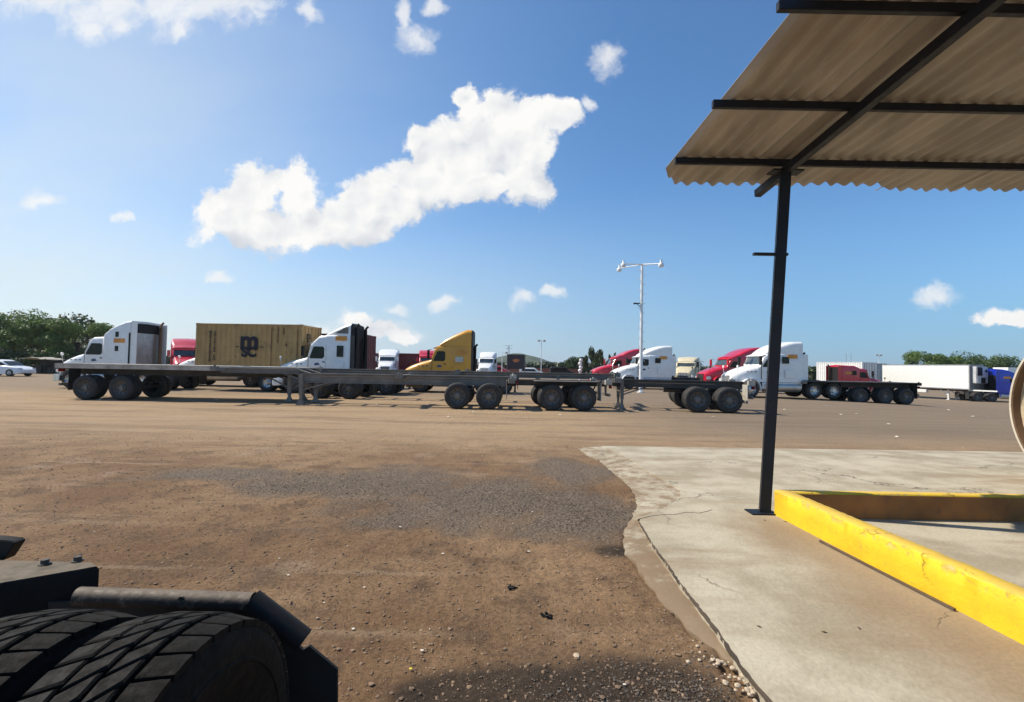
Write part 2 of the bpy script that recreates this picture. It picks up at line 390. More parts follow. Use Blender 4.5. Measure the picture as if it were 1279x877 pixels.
n_ = t.new('ShaderNodeVectorMath', operation='SCALE'); t.put(n_.inputs[0], c); t.put(n_.inputs['Scale'], fv); c = n_.outputs[0]
n_ = t.new('ShaderNodeVectorMath', operation='SCALE'); t.put(n_.inputs[0], c); t.put(n_.inputs['Scale'], t.ramp(vf, 0.3, 0.7, 0.75, 1.2)); c = n_.outputs[0]
t.put(b.inputs['Base Color'], c); b.inputs['Roughness'].default_value = 0.93; b.inputs['Specular IOR Level'].default_value = 0.25
bp = t.new('ShaderNodeBump'); bp.inputs['Strength'].default_value = 1.0; bp.inputs['Distance'].default_value = 0.035
hh = t.math('ADD', t.math('MULTIPLY', med, 0.9), t.math('ADD', t.math('MULTIPLY', fine, 0.75), t.math('MULTIPLY', vf, 0.22)))
t.put(bp.inputs['Height'], hh); t.l.new(bp.outputs[0], b.inputs['Normal'])
me.materials.append(gm)
tag(from_mesh('ground', me), kind='structure')

# ------------------------------------------------------------------ concrete pavement
cm = bpy.data.materials.new('worn_concrete'); cm.use_nodes = True
t = NT(cm.node_tree); b = t.n['Principled BSDF']
pos = t.new('ShaderNodeNewGeometry').outputs['Position']
c = t.mix(t.ramp(t.noise(pos, 1.1, 8, 0.65), 0.35, 0.65), (0.295, 0.250, 0.175), (0.445, 0.400, 0.305))
c = t.mix(t.math('MULTIPLY', t.ramp(t.noise(t.vmath('MULTIPLY', pos, (0.16, 1, 1)), 1.9, 7, 0.6), 0.50, 0.72), 0.85), c, (0.25, 0.185, 0.115))
c = t.mix(t.math('MULTIPLY', t.ramp(t.noise(pos, 5.0, 8, 0.7), 0.60, 0.78), 0.5), c, (0.22, 0.175, 0.125))
# brown tracked-in dirt along the foot of the yellow wall
sp = t.new('ShaderNodeSeparateXYZ'); t.put(sp.inputs[0], pos)
foot = t.math('ADD', sp.outputs[0], t.math('MULTIPLY', t.math('SUBTRACT', t.noise(pos, 1.6, 5, 0.6), 0.5), 0.9))
band = t.math('MULTIPLY', t.ramp(foot, 2.15, 2.75), t.ramp(foot, 3.9, 3.1))
c = t.mix(t.math('MULTIPLY', t.math('MULTIPLY', band, t.ramp(sp.outputs[1], 6.2, 5.0)), 0.8), c, (0.25, 0.175, 0.105))
spk = t.noise(pos, 60, 4, 0.7)
c = t.mix(t.math('MULTIPLY', t.ramp(spk, 0.66, 0.74), 0.5), c, (0.12, 0.10, 0.08))
crk = t.new('ShaderNodeTexVoronoi', feature='DISTANCE_TO_EDGE'); crk.inputs['Scale'].default_value = 0.42
t.put(crk.inputs['Vector'], t.vmath('ADD', pos, t.vmath('SCALE', t.noise(pos, 2.2, 6, 0.6, color=True), scale=0.55)))
cr = t.ramp(crk.outputs['Distance'], 0.0005, 0.0042, 1.0, 0.0)
cr = t.math('MULTIPLY', cr, t.ramp(t.noise(pos, 0.6, 2), 0.50, 0.58))
c = t.mix(t.math('MULTIPLY', cr, 0.8), c, (0.06, 0.045, 0.03))
fn = t.noise(pos, 35, 8, 0.7)
n_ = t.new('ShaderNodeVectorMath', operation='SCALE'); t.put(n_.inputs[0], c); t.put(n_.inputs['Scale'], t.ramp(fn, 0.3, 0.7, 0.88, 1.1)); c = n_.outputs[0]
t.put(b.inputs['Base Color'], c); b.inputs['Roughness'].default_value = 0.85
bp = t.new('ShaderNodeBump'); bp.inputs['Strength'].default_value = 0.5; bp.inputs['Distance'].default_value = 0.008
t.put(bp.inputs['Height'], t.math('SUBTRACT', t.math('ADD', fn, t.noise(pos, 4, 6, 0.6)), t.math('MULTIPLY', cr, 2)))
t.l.new(bp.outputs[0], b.inputs['Normal'])
SZ = 0.055
ridge_px = [(752, 557), (775, 566), (786, 574), (800, 583), (818, 594), (836, 604), (850, 613), (850, 622), (830, 634), (800, 646), (798, 652),
            (806, 665), (815, 680), (826, 695), (838, 711), (850, 730), (868, 752), (884, 773), (900, 794), (912, 812), (930, 838), (950, 862), (970, 885), (1010, 945), (1100, 1090)]
ridge_w = [GP(x, y, SZ) for x, y in ridge_px]
def dense(pts, step, jit, z):
    o = []
    for a, b_ in zip(pts, pts[1:]):
        n = max(1, int((b_ - a).length / step))
        for i in range(n):
            p = a.lerp(b_, i / n); o.append(Vector((p.x + rng.uniform(-jit, jit), p.y + rng.uniform(-jit, jit), z)))
    o.append(Vector((*pts[-1].xy, z))); return o
rd = dense(ridge_w, 0.09, 0.008, SZ)
mb = MB()
top = rd + [Vector((6, rd[-1].y - .5, SZ)), Vector((16, rd[-1].y - .5, SZ)), Vector((16, 10.5, SZ))]
n = len(top); mb.add(top + [Vector((p.x + (0.004 if i < len(rd) else 0), p.y, -0.12)) for i, p in enumerate(top)],
                     [tuple(range(n))] + [(i, (i + 1) % n, n + (i + 1) % n, n + i) for i in range(n)])
tag(mb.build('pavement', cm, angle=30), kind='structure')
# the older broken apron strip between the slab and the dirt
ed = dense(edge_w, 0.05, 0.024, 0.010)
apr = MB(); k = 150
def samp(L, t_):
    q = t_ * (len(L) - 1); i = min(int(q), len(L) - 2); return L[i].lerp(L[i + 1], q - i)
cut = [p for p in rd if p.y >= edge_w[-1].y - 0.02]
outer = [samp(ed, i / k) for i in range(k + 1)]; inner = [samp(cut, i / k) for i in range(k + 1)]
rows = []
for o_, i_ in zip(outer, inner):
    i2 = Vector((i_.x + 0.02, i_.y + 0.004, SZ - 0.012 - .03 * S((5.6 - i_.y) / .5))); row = [Vector((o_.x, o_.y, -0.06)), o_]
    for q in (0.25, 0.55, 0.8): row.append(o_.lerp(i2, q) + Vector((0, 0, 0.008 * math.sin(q * 3.14) + rng.uniform(-.002, .002))))
    row.append(i2); rows.append(row)
apr.loft(rows, caps=False, closed=False)
cm2 = cm.copy(); cm2.name = 'dirty_apron_concrete'; t2 = NT(cm2.node_tree); b2 = t2.n['Principled BSDF']
src = b2.inputs['Base Color'].links[0].from_socket; pos2 = t2.new('ShaderNodeNewGeometry').outputs['Position']
s2 = t2.new('ShaderNodeSeparateXYZ'); t2.put(s2.inputs[0], pos2)
dm = t2.ramp(t2.math('ADD', t2.noise(pos2, 5, 8, .7), t2.ramp(s2.outputs[1], 5.5, 2.8, 0.0, 0.28, smooth=False)), 0.42, 0.62)
t2.put(b2.inputs['Base Color'], t2.mix(t2.math('MULTIPLY', dm, 0.85), src, (0.19, 0.125, 0.07)))
tag(apr.build('pavement_edge', cm2, angle=60), kind='structure')

# dirt-filled joint between apron and slab, and a crack running off it
JN = mat('joint_dirt', (0.07, 0.052, 0.036), .95, var=.3)
def strip(name, pts, w0, w1, z, step=.03, jit=.004):
    pd = dense(pts, step, jit, z); rows = []
    for i, p in enumerate(pd):
        a = pd[max(0, i - 1)]; b_ = pd[min(len(pd) - 1, i + 1)]; d = (b_ - a).normalized(); nn_ = Vector((-d.y, d.x, 0))
        w_ = (w0 + (w1 - w0) * i / len(pd)) * rng.uniform(.5, 1.4)
        rows.append([p - nn_ * w_, p + nn_ * w_, p + nn_ * w_ - Vector((0, 0, .02)), p - nn_ * w_ - Vector((0, 0, .02))])
    m_ = MB(); m_.loft(rows); tag(m_.build(name, JN), kind='structure')
strip('pavement_joint', [p for p in ridge_w[10:]], .004, .011, SZ + .003)
strip('pavement_crack', [GP(x, y, SZ) for x, y in ((797, 649), (812, 645), (826, 643), (842, 643), (858, 640), (874, 641), (890, 637))], .004, .002, SZ + .003)

# ------------------------------------------------------------------ stones and gravel
ico_v = []; ico_f = []
bm = bmesh.new(); bmesh.ops.create_icosphere(bm, subdivisions=1, radius=1); ico_v = np.array([v.co[:] for v in bm.verts]); ico_f = [[v.index for v in f.verts] for f in bm.faces]
bm.free()
def pebbles(name, pts, mt, label):
    n = len(ico_v); V = np.zeros((len(pts) * n, 3)); Fs = []
    ff = np.array(ico_f)
    for i, (x, y, z, r) in enumerate(pts):
        jit = 1 + 0.35 * np.array([rng.uniform(-1, 1) for _ in range(n)])[:, None]
        s_ = np.array([r * rng.uniform(.7, 1.4), r * rng.uniform(.7, 1.4), r * rng.uniform(.4, .8)])
        V[i * n:(i + 1) * n] = ico_v * jit * s_ + np.array([x, y, z])
        Fs.extend((ff + i * n).tolist())
    me = bpy.data.meshes.new(name); me.from_pydata(V.tolist(), [], Fs); me.materials.append(mt)
    o = from_mesh(name, me); tag(o, label, None, None, 'stuff'); return o
def hz(x, y):
    return gz(x, y) + 0.014 * fbm(x, y, 0.9, 3) + 0.008 * fbm(x, y, 4.0, 4) + 0.010 * S((8.5 - y) / 2.5) * S((3.2 - abs(x + .8)) / .8) * fbm(x, y, 12.0, 3)
STD = mat('brown_stone', (0.20, 0.135, 0.088), 0.9, var=0.4, scale=1.3); STG = mat('grey_chippings', (0.10, 0.082, 0.066), 0.85, var=0.7, scale=9)
STL = mat('pale_stone', (0.46, 0.37, 0.27), 0.9, var=0.3, scale=4)
pts = []
while len(pts) < 22000:
    y = 2.0 + 9 * rng.random() ** 1.5; x = rng.uniform(-1.1, 1.0) * y
    if x > 1.9 or near_edge(x, y): continue
    r = 0.003 + 0.010 * rng.random() ** 5
    pts.append((x, y, hz(x, y) + r * .2, r))
pebbles('dirt_clods', pts, STD, 'small brown clods and grit scattered over the dirt')
pts = []
while len(pts) < 6500:
    cx, cy, a, b_ = rng.choice(((-0.1, 6.3, 1.9, 1.2), (-2.6, 6.8, 1.6, 0.8), (0.8, 5.9, 1.1, 1.1), (0.9, 2.5, .8, .35)))
    x = rng.gauss(cx, a * .5); y = rng.gauss(cy, b_ * .5)
    if near_edge(x, y): continue
    r = 0.0035 + 0.006 * rng.random() ** 3; pts.append((x, y, hz(x, y) + r * .3, r))
pebbles('grey_gravel', pts, STG, 'loose dark grey gravel spread over the dirt')
pts = []
for _ in range(240):
    y = 2.0 + 16 * rng.random() ** 1.6; x = rng.uniform(-1.0, 1.0) * y
    if near_edge(x, y): continue
    r = 0.004 + 0.008 * rng.random() ** 3; pts.append((x, y, hz(x, y) + r * .3, r))
pebbles('pale_grit', pts, STL, 'tiny pale stones dotted over the dirt')
def stone_mesh(r, seed, mt):
    bm = bmesh.new(); bmesh.ops.create_icosphere(bm, subdivisions=2, radius=r)
    for v in bm.verts:
        v.co *= 1 + 0.35 * noise.noise(v.co / r * 1.1 + Vector((seed * 7.3, 0, 0))); v.co.z *= 0.6
    me = bpy.data.meshes.new('stone'); bm.to_mesh(me); bm.free(); me.materials.append(mt); return me
smeshes = [stone_mesh(1.0, i, STL) for i in range(5)]
for i in range(46):
    tt = rng.random() ** .8; px = 870 + 95 * tt + rng.gauss(0, 12); py = 815 + 58 * tt + rng.gauss(0, 12)
    if px > 945 + (py - 850) * .8: px -= 40
    p = GP(px, py, 0); r = 0.006 + 0.013 * rng.random() ** 1.5
    o = from_mesh('stone', smeshes[i % 5], loc=(p.x, p.y, hz(p.x, p.y) + r * .35), rot=(0, 0, rng.uniform(0, 6))); o.scale = (r, r, r)
    tag(o, 'pale stone in the rubble beside the broken pavement edge', 'stone', 'rubble stones along the pavement edge')
PAP = mat('paper', (0.66, 0.62, 0.54), 0.9, var=0.1)
def scrap(px, py, s_, label, group=None, mt=PAP, name='paper_scrap', cat='litter'):
    p = GP(px, py, 0.0); z = hz(p.x, p.y) + 0.012
    m_ = MB(); n = 6
    ring = [(math.cos(i * 6.283 / n) * s_ * rng.uniform(.6, 1.2), math.sin(i * 6.283 / n) * s_ * rng.uniform(.5, .9), rng.uniform(-.12, .25) * s_) for i in range(n)]
    m_.add(ring + [(0, 0, s_ * .25)] + [(a, b_, c_ - 0.002) for a, b_, c_ in ring] + [(0, 0, s_ * .25 - .002)],
           [(i, (i + 1) % n, n) for i in range(n)] + [((i + 1) % n + n + 1, i + n + 1, 2 * n + 1) for i in range(n)] + [(i, (i + 1) % n, (i + 1) % n + n + 1, i + n + 1) for i in range(n)])
    o = m_.build(name, mt); o.location = (p.x, p.y, z); tag(o, label, cat, group)
for (px, py) in ((118, 665), (12, 588), (434, 684), (553, 693), (441, 787), (317, 562), (537, 564), (527, 815), (660, 690), (710, 676), (665, 640), (500, 660), (360, 720), (780, 860), (640, 655), (455, 735)):
    scrap(px, py, rng.uniform(.008, .016), 'small pale scrap of litter on the brown dirt', 'scraps of litter on the dirt')
for (px, py) in ((560, 521), (590, 515), (96, 498), (125, 500), (270, 500), (1032, 507), (1050, 518), (1070, 517), (1110, 530), (1185, 508), (1215, 520), (980, 512), (700, 519), (890, 521), (740, 511), (470, 506), (1120, 546)):
    scrap(px, py, rng.uniform(.05, .11), 'flat pale scrap of rubbish lying near the parked trailers', 'scraps of rubbish by the trailers')
scrap(720, 820, .03, 'large pale brown stone flake in the damp dirt', mt=STL, name='stone_flake', cat='stone')
scrap(513, 840, .012, 'tiny yellow bottle cap shape lying on the dirt', mt=mat('yellow_scrap', (.6, .5, .05), .6), name='yellow_scrap')
for (px, py, l_) in ((641, 735, 'crumpled black scrap of rubber on the dirt'), (684, 770, 'small black lump on the dirt below the crumpled scrap')):
    p = GP(px, py, 0.0); m_ = MB()
    for _ in range(9):
        m_.box((rng.uniform(-.03, .03), rng.uniform(-.02, .02), rng.uniform(.004, .02)), (rng.uniform(.012, .045), rng.uniform(.006, .02), rng.uniform(.003, .012)), M=Matrix.Rotation(rng.uniform(-1, 1), 4, 'X') @ Matrix.Rotation(rng.uniform(0, 3), 4, 'Z'))
    o = m_.build('rubber_scrap', BLK); o.location = (p.x, p.y, hz(p.x, p.y)); tag(o, l_, 'litter')
DRY = mat('dry_leaf', (0.12, 0.085, 0.05), .9)
for (px, py) in ((948, 783), (1030, 790), (1073, 785), (955, 650), (981, 652)):
    p = GP(px, py, SZ); m_ = MB()
    m_.add([(-.018, 0, .002), (0, -.008, .007), (.02, .002, .003), (.002, .009, .006)], [(0, 1, 2), (0, 2, 3)])
    m_.add([(-.018, 0, .0005), (0, -.008, .005), (.02, .002, .001), (.002, .009, .004)], [(0, 2, 1), (0, 3, 2)])
    o = m_.build('dry_leaf', DRY); o.location = (p.x, p.y, SZ); o.rotation_euler.z = rng.uniform(0, 6)
    tag(o, 'small dry brown leaf lying on the pale concrete', 'leaf', 'dry leaves on the concrete')

# ------------------------------------------------------------------ yellow kerb wall
yk = bpy.data.materials.new('yellow_wall_paint'); yk.use_nodes = True
t = NT(yk.node_tree); b = t.n['Principled BSDF']
pos = t.new('ShaderNodeNewGeometry').outputs['Position']
nrm = t.new('ShaderNodeSeparateXYZ'); t.put(nrm.inputs[0], t.new('ShaderNodeNewGeometry').outputs['Normal'])
n1_ = t.noise(pos, 3.0, 8, 0.7); n2_ = t.noise(pos, 16, 8, 0.7)
c = t.mix(t.ramp(n1_, 0.35, 0.7), (0.76, 0.52, 0.010), (0.68, 0.43, 0.012))
c = t.mix(t.math('MULTIPLY', t.ramp(n2_, 0.58, 0.70), 0.45), c, (0.42, 0.27, 0.06))
topm = t.math('MULTIPLY', t.ramp(nrm.outputs[2], 0.5, 0.9), 0.85)
c = t.mix(t.math('MULTIPLY', topm, t.ramp(n1_, 0.3, 0.6, 0.35, 0.8)), c, (0.60, 0.40, 0.09))
ew = t.new('ShaderNodeBevel'); ew.inputs['Radius'].default_value = 0.03; ew.samples = 4
dd = t.vmath('DOT_PRODUCT', ew.outputs[0], t.new('ShaderNodeNewGeometry').outputs['Normal'])
zp = t.new('ShaderNodeSeparateXYZ'); t.put(zp.inputs[0], pos)
ez = t.math('MULTIPLY', t.ramp(zp.outputs[2], 0.255, 0.325), t.ramp(nrm.outputs[2], 0.97, 0.80))
em = t.math('MULTIPLY', t.math('MAXIMUM', t.ramp(dd, 0.99, 0.94), ez), t.ramp(t.noise(pos, 11, 8, 0.75), 0.51, 0.60))
c = t.mix(t.math('MULTIPLY', em, 0.6), c, (0.36, 0.33, 0.20))
ck = t.new('ShaderNodeTexVoronoi', feature='DISTANCE_TO_EDGE'); ck.inputs['Scale'].default_value = 1.3
t.put(ck.inputs['Vector'], t.vmath('ADD', pos, t.vmath('SCALE', t.noise(pos, 5, 6, 0.6, color=True), scale=0.3)))
ckf = t.math('MULTIPLY', t.ramp(ck.outputs['Distance'], 0.002, 0.012, 1, 0), t.ramp(t.noise(pos, 1.4, 2), 0.48, 0.56))
c = t.mix(t.math('MULTIPLY', ckf, 0.6), c, (0.16, 0.10, 0.03))
t.put(b.inputs['Base Color'], c); b.inputs['Roughness'].default_value = 0.7
bp = t.new('ShaderNodeBump'); bp.inputs['Strength'].default_value = 0.6; bp.inputs['Distance'].default_value = 0.01
t.put(bp.inputs['Height'], t.math('SUBTRACT', t.math('ADD', n2_, t.math('MULTIPLY', em, -0.8)), ckf)); t.l.new(bp.outputs[0], b.inputs['Normal'])
INNER_SHADE = mat('shaded_wall_brown', (0.30, 0.115, 0.025), 0.75, var=0.2, scale=3, dirt=0.4, dirtc=(0.13, 0.06, 0.03), bump=0.3)  # brown stands for the yellow wall in shade on its inner face
A = GP(967, 643, SZ); B = GP(1279, 806, SZ)
dAB = (B - A).normalized(); nrmv = Vector((-dAB.y, dAB.x, 0)) * (1 if -dAB.y > 0 else -1)   # pointing +X
KH = 0.285; KT = 0.17
KZ = SZ + KH
far_n = GP(1279, 657, SZ)
kerb = empty('kerb_wall', (A.x, A.y, SZ), label='low yellow painted concrete wall enclosing the area right of the post', cat='kerb wall')
def rel(p): return (p.x - A.x, p.y - A.y, p.z - SZ)
E = A + dAB * 4.2
def wallmesh(a, b_, nv, th, h, seg, jit):
    rows = []
    n = seg
    for i in range(n + 1):
        p = a.lerp(b_, i / n); q = p + nv * th
        j = lambda: rng.uniform(-jit, jit)
        tz = SZ + h + j() * 1.2; e = 0.014
        rows.append([Vector((p.x + j(), p.y + j(), SZ - .05)), Vector((p.x + j(), p.y, SZ + h * .5)), Vector((p.x + j(), p.y, tz - e)),
                     Vector((p.x, p.y, 0)) + nv * (e + abs(j())) + Vector((0, 0, tz)), Vector((q.x, q.y, 0)) - nv * e + Vector((0, 0, tz)),
                     Vector((q.x, q.y, tz - e)), Vector((q.x, q.y, SZ - .05))])
    m_ = MB(); m_.loft([[Vector(rel(v)) for v in r_] for r_ in rows]); return m_
wallmesh(A, E, nrmv, KT, KH, 90, 0.0025).build('side_wall', yk, kerb, angle=50)
A2 = Vector((A.x + nrmv.x * KT + 0.003, A.y + nrmv.y * KT, SZ)); 
FT = 0.12
yF = A2.y - 0.10
far_a = Vector((A2.x - 0.0, yF, SZ)); far_b = Vector((A2.x + 9.0, yF + 0.02, SZ))
wallmesh(far_a, far_b, Vector((0, 1, 0)), FT, KH - 0.004, 60, 0.002).build('far_wall', yk, kerb, angle=50)
mi = MB(); mi.span(rel(Vector((far_a.x + .002, yF - 0.012, SZ))), rel(Vector((far_b.x, yF - 0.004, KZ - 0.02)))); mi.build('inner_shade_sheet', INNER_SHADE, kerb)  # thin sheet carrying the painted shade of the far wall
p0 = GP(1024, 677, SZ); p1 = GP(1193, 764, SZ)
sb = MB(); sb.bar(p0 + Vector((0, 0, .012)), p1 + Vector((0, 0, .012)), 0.022, 0.018)
tag(sb.build('steel_bar', mat('rusty_steel', (0.10, 0.065, 0.04), .7, dirt=.4), bevel=0.003), 'thin rusty steel bar lying along the foot of the yellow wall', 'steel bar')

# ------------------------------------------------------------------ canopy (post, rafter, purlins, corrugated sheet)
ROOFM = bpy.data.materials.new('corrugated_sheet'); ROOFM.use_nodes = True
t = NT(ROOFM.node_tree); b = t.n['Principled BSDF']
pos = t.new('ShaderNodeNewGeometry').outputs['Position']
st = t.noise(t.vmath('MULTIPLY', pos, (2.5, 0.6, 1)), 1.2, 7, 0.6)
c = t.mix(t.ramp(st, 0.35, 0.65), (0.29, 0.262, 0.228), (0.42, 0.382, 0.335))
c = t.mix(t.math('MULTIPLY', t.ramp(t.noise(pos, 22, 5, 0.7), 0.66, 0.76), 0.7), c, (0.13, 0.09, 0.06))
c = t.mix(t.math('MULTIPLY', t.ramp(t.noise(pos, 0.8, 5, 0.6), 0.5, 0.7), 0.4), c, (0.27, 0.195, 0.135))
t.put(b.inputs['Base Color'], c); b.inputs['Roughness'].default_value = 0.75
pb = GP(955, 640, SZ); PD = pb.y
pt = P(981, 214, PD + 0.03)
canopy = empty('canopy', (pb.x, pb.y, SZ), label='corrugated lean-to canopy on a black steel post', cat='canopy')
def rc(p): return Vector((p.x - pb.x, p.y - pb.y, p.z - SZ))
def zroof(y): return pt.z - 0.06 - 0.118 * (y - pt.y)      # underside level of the rafter plane
PSTM = mat('post_paint', (0.007, 0.008, 0.013), 0.5, var=0.3, dirt=0.12, dirtc=(0.05, 0.04, 0.03), spec=.35)
m_ = MB(); m_.bar(rc(pb), rc(pt), 0.115, 0.115, upv=(0.35, 1, 0)); m_.build('post', PSTM, canopy, bevel=0.008)
m_ = MB(); m_.box(rc(pb + Vector((-.05, -.02, 0.008))), (0.30, 0.2, 0.014)); m_.build('base_plate', PSTM, canopy, bevel=.003)
q = P(976, 318, PD)
m_ = MB(); m_.bar(rc(q + Vector((-.33, 0, 0))), rc(q + Vector((.07, 0, 0))), 0.05, 0.03); m_.build('bracket', PSTM, canopy)
m_ = MB(); m_.box(rc(pt + Vector((0, 0, -.01))), (0.36, 0.16, 0.02)); m_.build('top_plate', PSTM, canopy)
# rafter runs from the tail beyond the post up towards and over the camera
def rl(px, py, D): 
    p = P(px, py, D); return p
ra = P(944, 238, PD + 0.55); rb_ = P(1225, 0, 3.35)
dr = (rb_ - ra).normalized()
slope = -0.118
ra = Vector((pt.x + 0.075 * (-0.55) * -0 - 0.0, pt.y + 0.55, zroof(pt.y + .55) + .05)); ra.x = pt.x - 0.055
rb2 = Vector((pt.x + 0.32, pt.y - 5.0, zroof(pt.y - 5.0) + .05))
m_ = MB(); m_.bar(rc(ra), rc(rb2), 0.085, 0.095); m_.build('rafter', PSTM, canopy, bevel=.005)
m_ = MB(); m_.bar(rc(ra + Vector((4.2, 0, 0))), rc(rb2 + Vector((4.2, 0, 0))), 0.10, 0.10); m_.build('rafter', PSTM, canopy, bevel=.005)
def purlin(y, xl):
    z = zroof(y) + .05 + .05 + .045
    m_ = MB(); m_.box(rc(Vector(((xl + 12) / 2, y, z))), (12 - xl, 0.05, 0.075)); m_.build('purlin', PSTM, canopy, bevel=.004)
y1 = PD; y2 = y1 - 1.02; y3 = y1 - 2.13; y4 = y1 - 3.1
XL = P(843, 200, y1).x
for y in (y1, y2, y3, y4): purlin(y, XL + (y1 - y) * 0.02)
# sheets: corrugation along Y, overlapping panels with uneven ends
xs0 = P(833, 200, PD + .20).x
sheet_w = 1.02; wave = 0.17; nsh = 10
for i in range(nsh):
    x0 = xs0 + i * sheet_w * 0.97; x1 = x0 + sheet_w; lift = 0.006 * (i % 2)
    yend = PD + 0.66 + (0, .0, -.05, .06, .02, -.03, .05, 0, .04, -.02)[i]; ybeg = PD - 4.9
    rows = []
    ncol = 56
    for (yy_) in [yend - 0.02 * 0] + list(np.linspace(yend - .15, ybeg, 10)):
        row = []
        for k in range(ncol + 1):
            x = x0 + (x1 - x0) * k / ncol + (yend - yy_) * 0.10
            ph = (x - xs0 - (yend - yy_) * 0.10) / wave * 2 * math.pi
            droop = -0.004 if yy_ == yend else 0
            row.append(rc(Vector((x, yy_ + (0.02 * math.sin(ph * .5 + i) - 0.42 * max(0, 1 - (x - xs0) / .24) if yy_ == yend else -0.27 * max(0, 1 - (x - xs0) / .24) if yy_ > yend - .2 else 0), zroof(yy_) + .05 + .05 + .09 + .026 + 0.024 * math.cos(ph) + lift + droop))))
        rows.append(row)
    m_ = MB(); m_.loft(rows, caps=False, closed=False)
    o = m_.build('roof_sheet', ROOFM, canopy, angle=60)
    sm = o.modifiers.new('thickness', 'SOLIDIFY'); sm.thickness = 0.004; sm.offset = 1

# ------------------------------------------------------------------ pale round tank end at the right edge
tx, ty, tr = 8.40, 7.0, 1.25
TANKM = mat('tank_cream', (0.52, 0.47, 0.38), 0.6, var=0.1, dirt=0.3, dirtc=(0.25, 0.16, 0.09))
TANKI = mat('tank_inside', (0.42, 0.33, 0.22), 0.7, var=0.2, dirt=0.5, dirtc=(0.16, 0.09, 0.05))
tk = empty('round_tank', (tx, ty, 0.05), R(-97), 'pale round steel tank with a raised rim at the right edge', 'tank')
zc = 1.14
m_ = MB(); m_.lathe([(tr, 0.0), (tr + .035, 0.0), (tr + .035, .05), (tr + .004, .05), (tr + .004, 3.0), (0, 3.15), ], 72, (0, 0, zc), 'Y'); m_.build('shell', TANKM, tk)
m_ = MB(); m_.lathe([(tr, 0.0), (tr - .02, .015), (tr - .03, .15)], 72, (0, 0, zc), 'Y'); m_.build('inner_wall', mat('shaded_inner_wall', (.13, .075, .04), .8, dirt=.5, dirtc=(.07, .04, .02)), tk)  # rust brown darkened to paint in the shade inside the rim
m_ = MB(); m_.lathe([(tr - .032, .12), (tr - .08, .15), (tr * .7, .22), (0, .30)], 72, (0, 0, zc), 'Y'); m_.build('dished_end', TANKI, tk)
for yy_ in (.6, 2.4):
    m_ = MB(); m_.prism([(-.9, 0), (.9, 0), (.7, .45), (.35, .18), (0, .08), (-.35, .18), (-.7, .45)], yy_ - .08, yy_ + .08); m_.build('saddle', FRM, tk)

# ------------------------------------------------------------------ wheels
_wc = {}
def wheel_meshes(r, sg, dual, rimm):
    key = (r, sg, dual, rimm.name)
    if key in _wc: return _wc[key]
    k = r / 0.51; W = 0.27
    pr = [(.30, .0), (.35, .014), (.43, .012), (.475, -.006), (.50, -.028), (.51, -.055), (.51, -.09), (.502, -.095), (.502, -.105), (.51, -.11), (.51, -.16), (.502, -.165), (.502, -.175), (.51, -.18), (.51, -.215), (.50, -.242), (.475, -.264), (.43, -.282), (.35, -.284), (.30, -.27)]
    def ty(off):
        m_ = MB(); m_.lathe([(a * k, (h - off) * sg) for a, h in pr], 36, closed=True)
        return m_.mesh('tyre', RUB, 40)
    tyres = [ty(0)] + ([ty(0.33)] if dual else [])
    if dual: rp = [(.302, -.005), (.292, -.02), (.275, -.13), (.235, -.155), (.15, -.165), (.14, -.10), (.105, -.085), (.10, -.02), (.0, -.015)]
    else: rp = [(.302, -.005), (.290, -.02), (.265, -.05), (.22, -.045), (.16, .005), (.14, .01), (.10, .015), (.095, .05), (.0, .055)]
    m_ = MB(); m_.lathe([(a * k, h * sg) for a, h in rp], 32)
    zb = -.157 if dual else .004
    for i in range(10):
        a = i * .6283; rr = .175 * k if dual else .15 * k
        m_.cyl((rr * math.cos(a), (zb - .01) * sg, rr * math.sin(a)), (rr * math.cos(a), (zb + .03) * sg, rr * math.sin(a)), .014 * k, n=6)
    rim = m_.mesh('rim', rimm, 40)
    m_ = MB()
    for i in range(8):
        a = i * .785 + .2; rr = .232 * k; yb = -.158 if dual else -.028
        m_.cyl((rr * math.cos(a), (yb - .01) * sg, rr * math.sin(a)), (rr * math.cos(a), (yb + .012) * sg, rr * math.sin(a)), .027 * k, n=8)
    m_.cyl((0, -.29 * sg, 0), (0, -.17 * sg, 0), .2 * k, n=20)
    drum = m_.mesh('wheel', BLK, 40)
    _wc[key] = (tyres, rim, drum); return _wc[key]
def wheel(parent, x, y, z, sg, dual=False, r=0.51, rimm=RIM):
    tyres, rim, drum = wheel_meshes(r, sg, dual, rimm)
    o = from_mesh('wheel', drum, parent, (x, y, z), (0, rng.uniform(0, 6), 0))
    for t_ in tyres: from_mesh('tyre', t_, o)
    from_mesh('rim', rim, o)
    return o

# ------------------------------------------------------------------ tractor trucks
def interp(pr, d):
    if d <= pr[0][0]: return pr[0][1]
    for (a, za), (b_, zb) in zip(pr, pr[1:]):
        if d <= b_: return za + (zb - za) * (d - a) / (b_ - a)
    return pr[-1][1]
def section(x, hw, zb, zt, r, crown=0.03, yo=0.0):
    r = min(r, hw * .9, (zt - zb) * .9)
    L = [(-hw, zb), (-hw * 1.0, zb + (zt - zb) * .5)]
    for i in range(5):
        a = math.pi - i * math.pi / 8
        L.append((-hw + r + r * math.cos(a), zt - r + r * math.sin(a)))
    L.append((0, zt + crown))
    for i in range(5):
        a = math.pi / 2 - i * math.pi / 8
        L.append((hw - r + r * math.cos(a), zt - r + r * math.sin(a)))
    L += [(hw, zb + (zt - zb) * .5), (hw, zb)]
    return [(x, y, z) for y, z in L]
def sect_loft(mb, sts, zb, r, crown=0.03):
    mb.loft([section(-d, hw, zb if not isinstance(zb, dict) else zb[d], z, r, crown) for d, hw, z in sts])
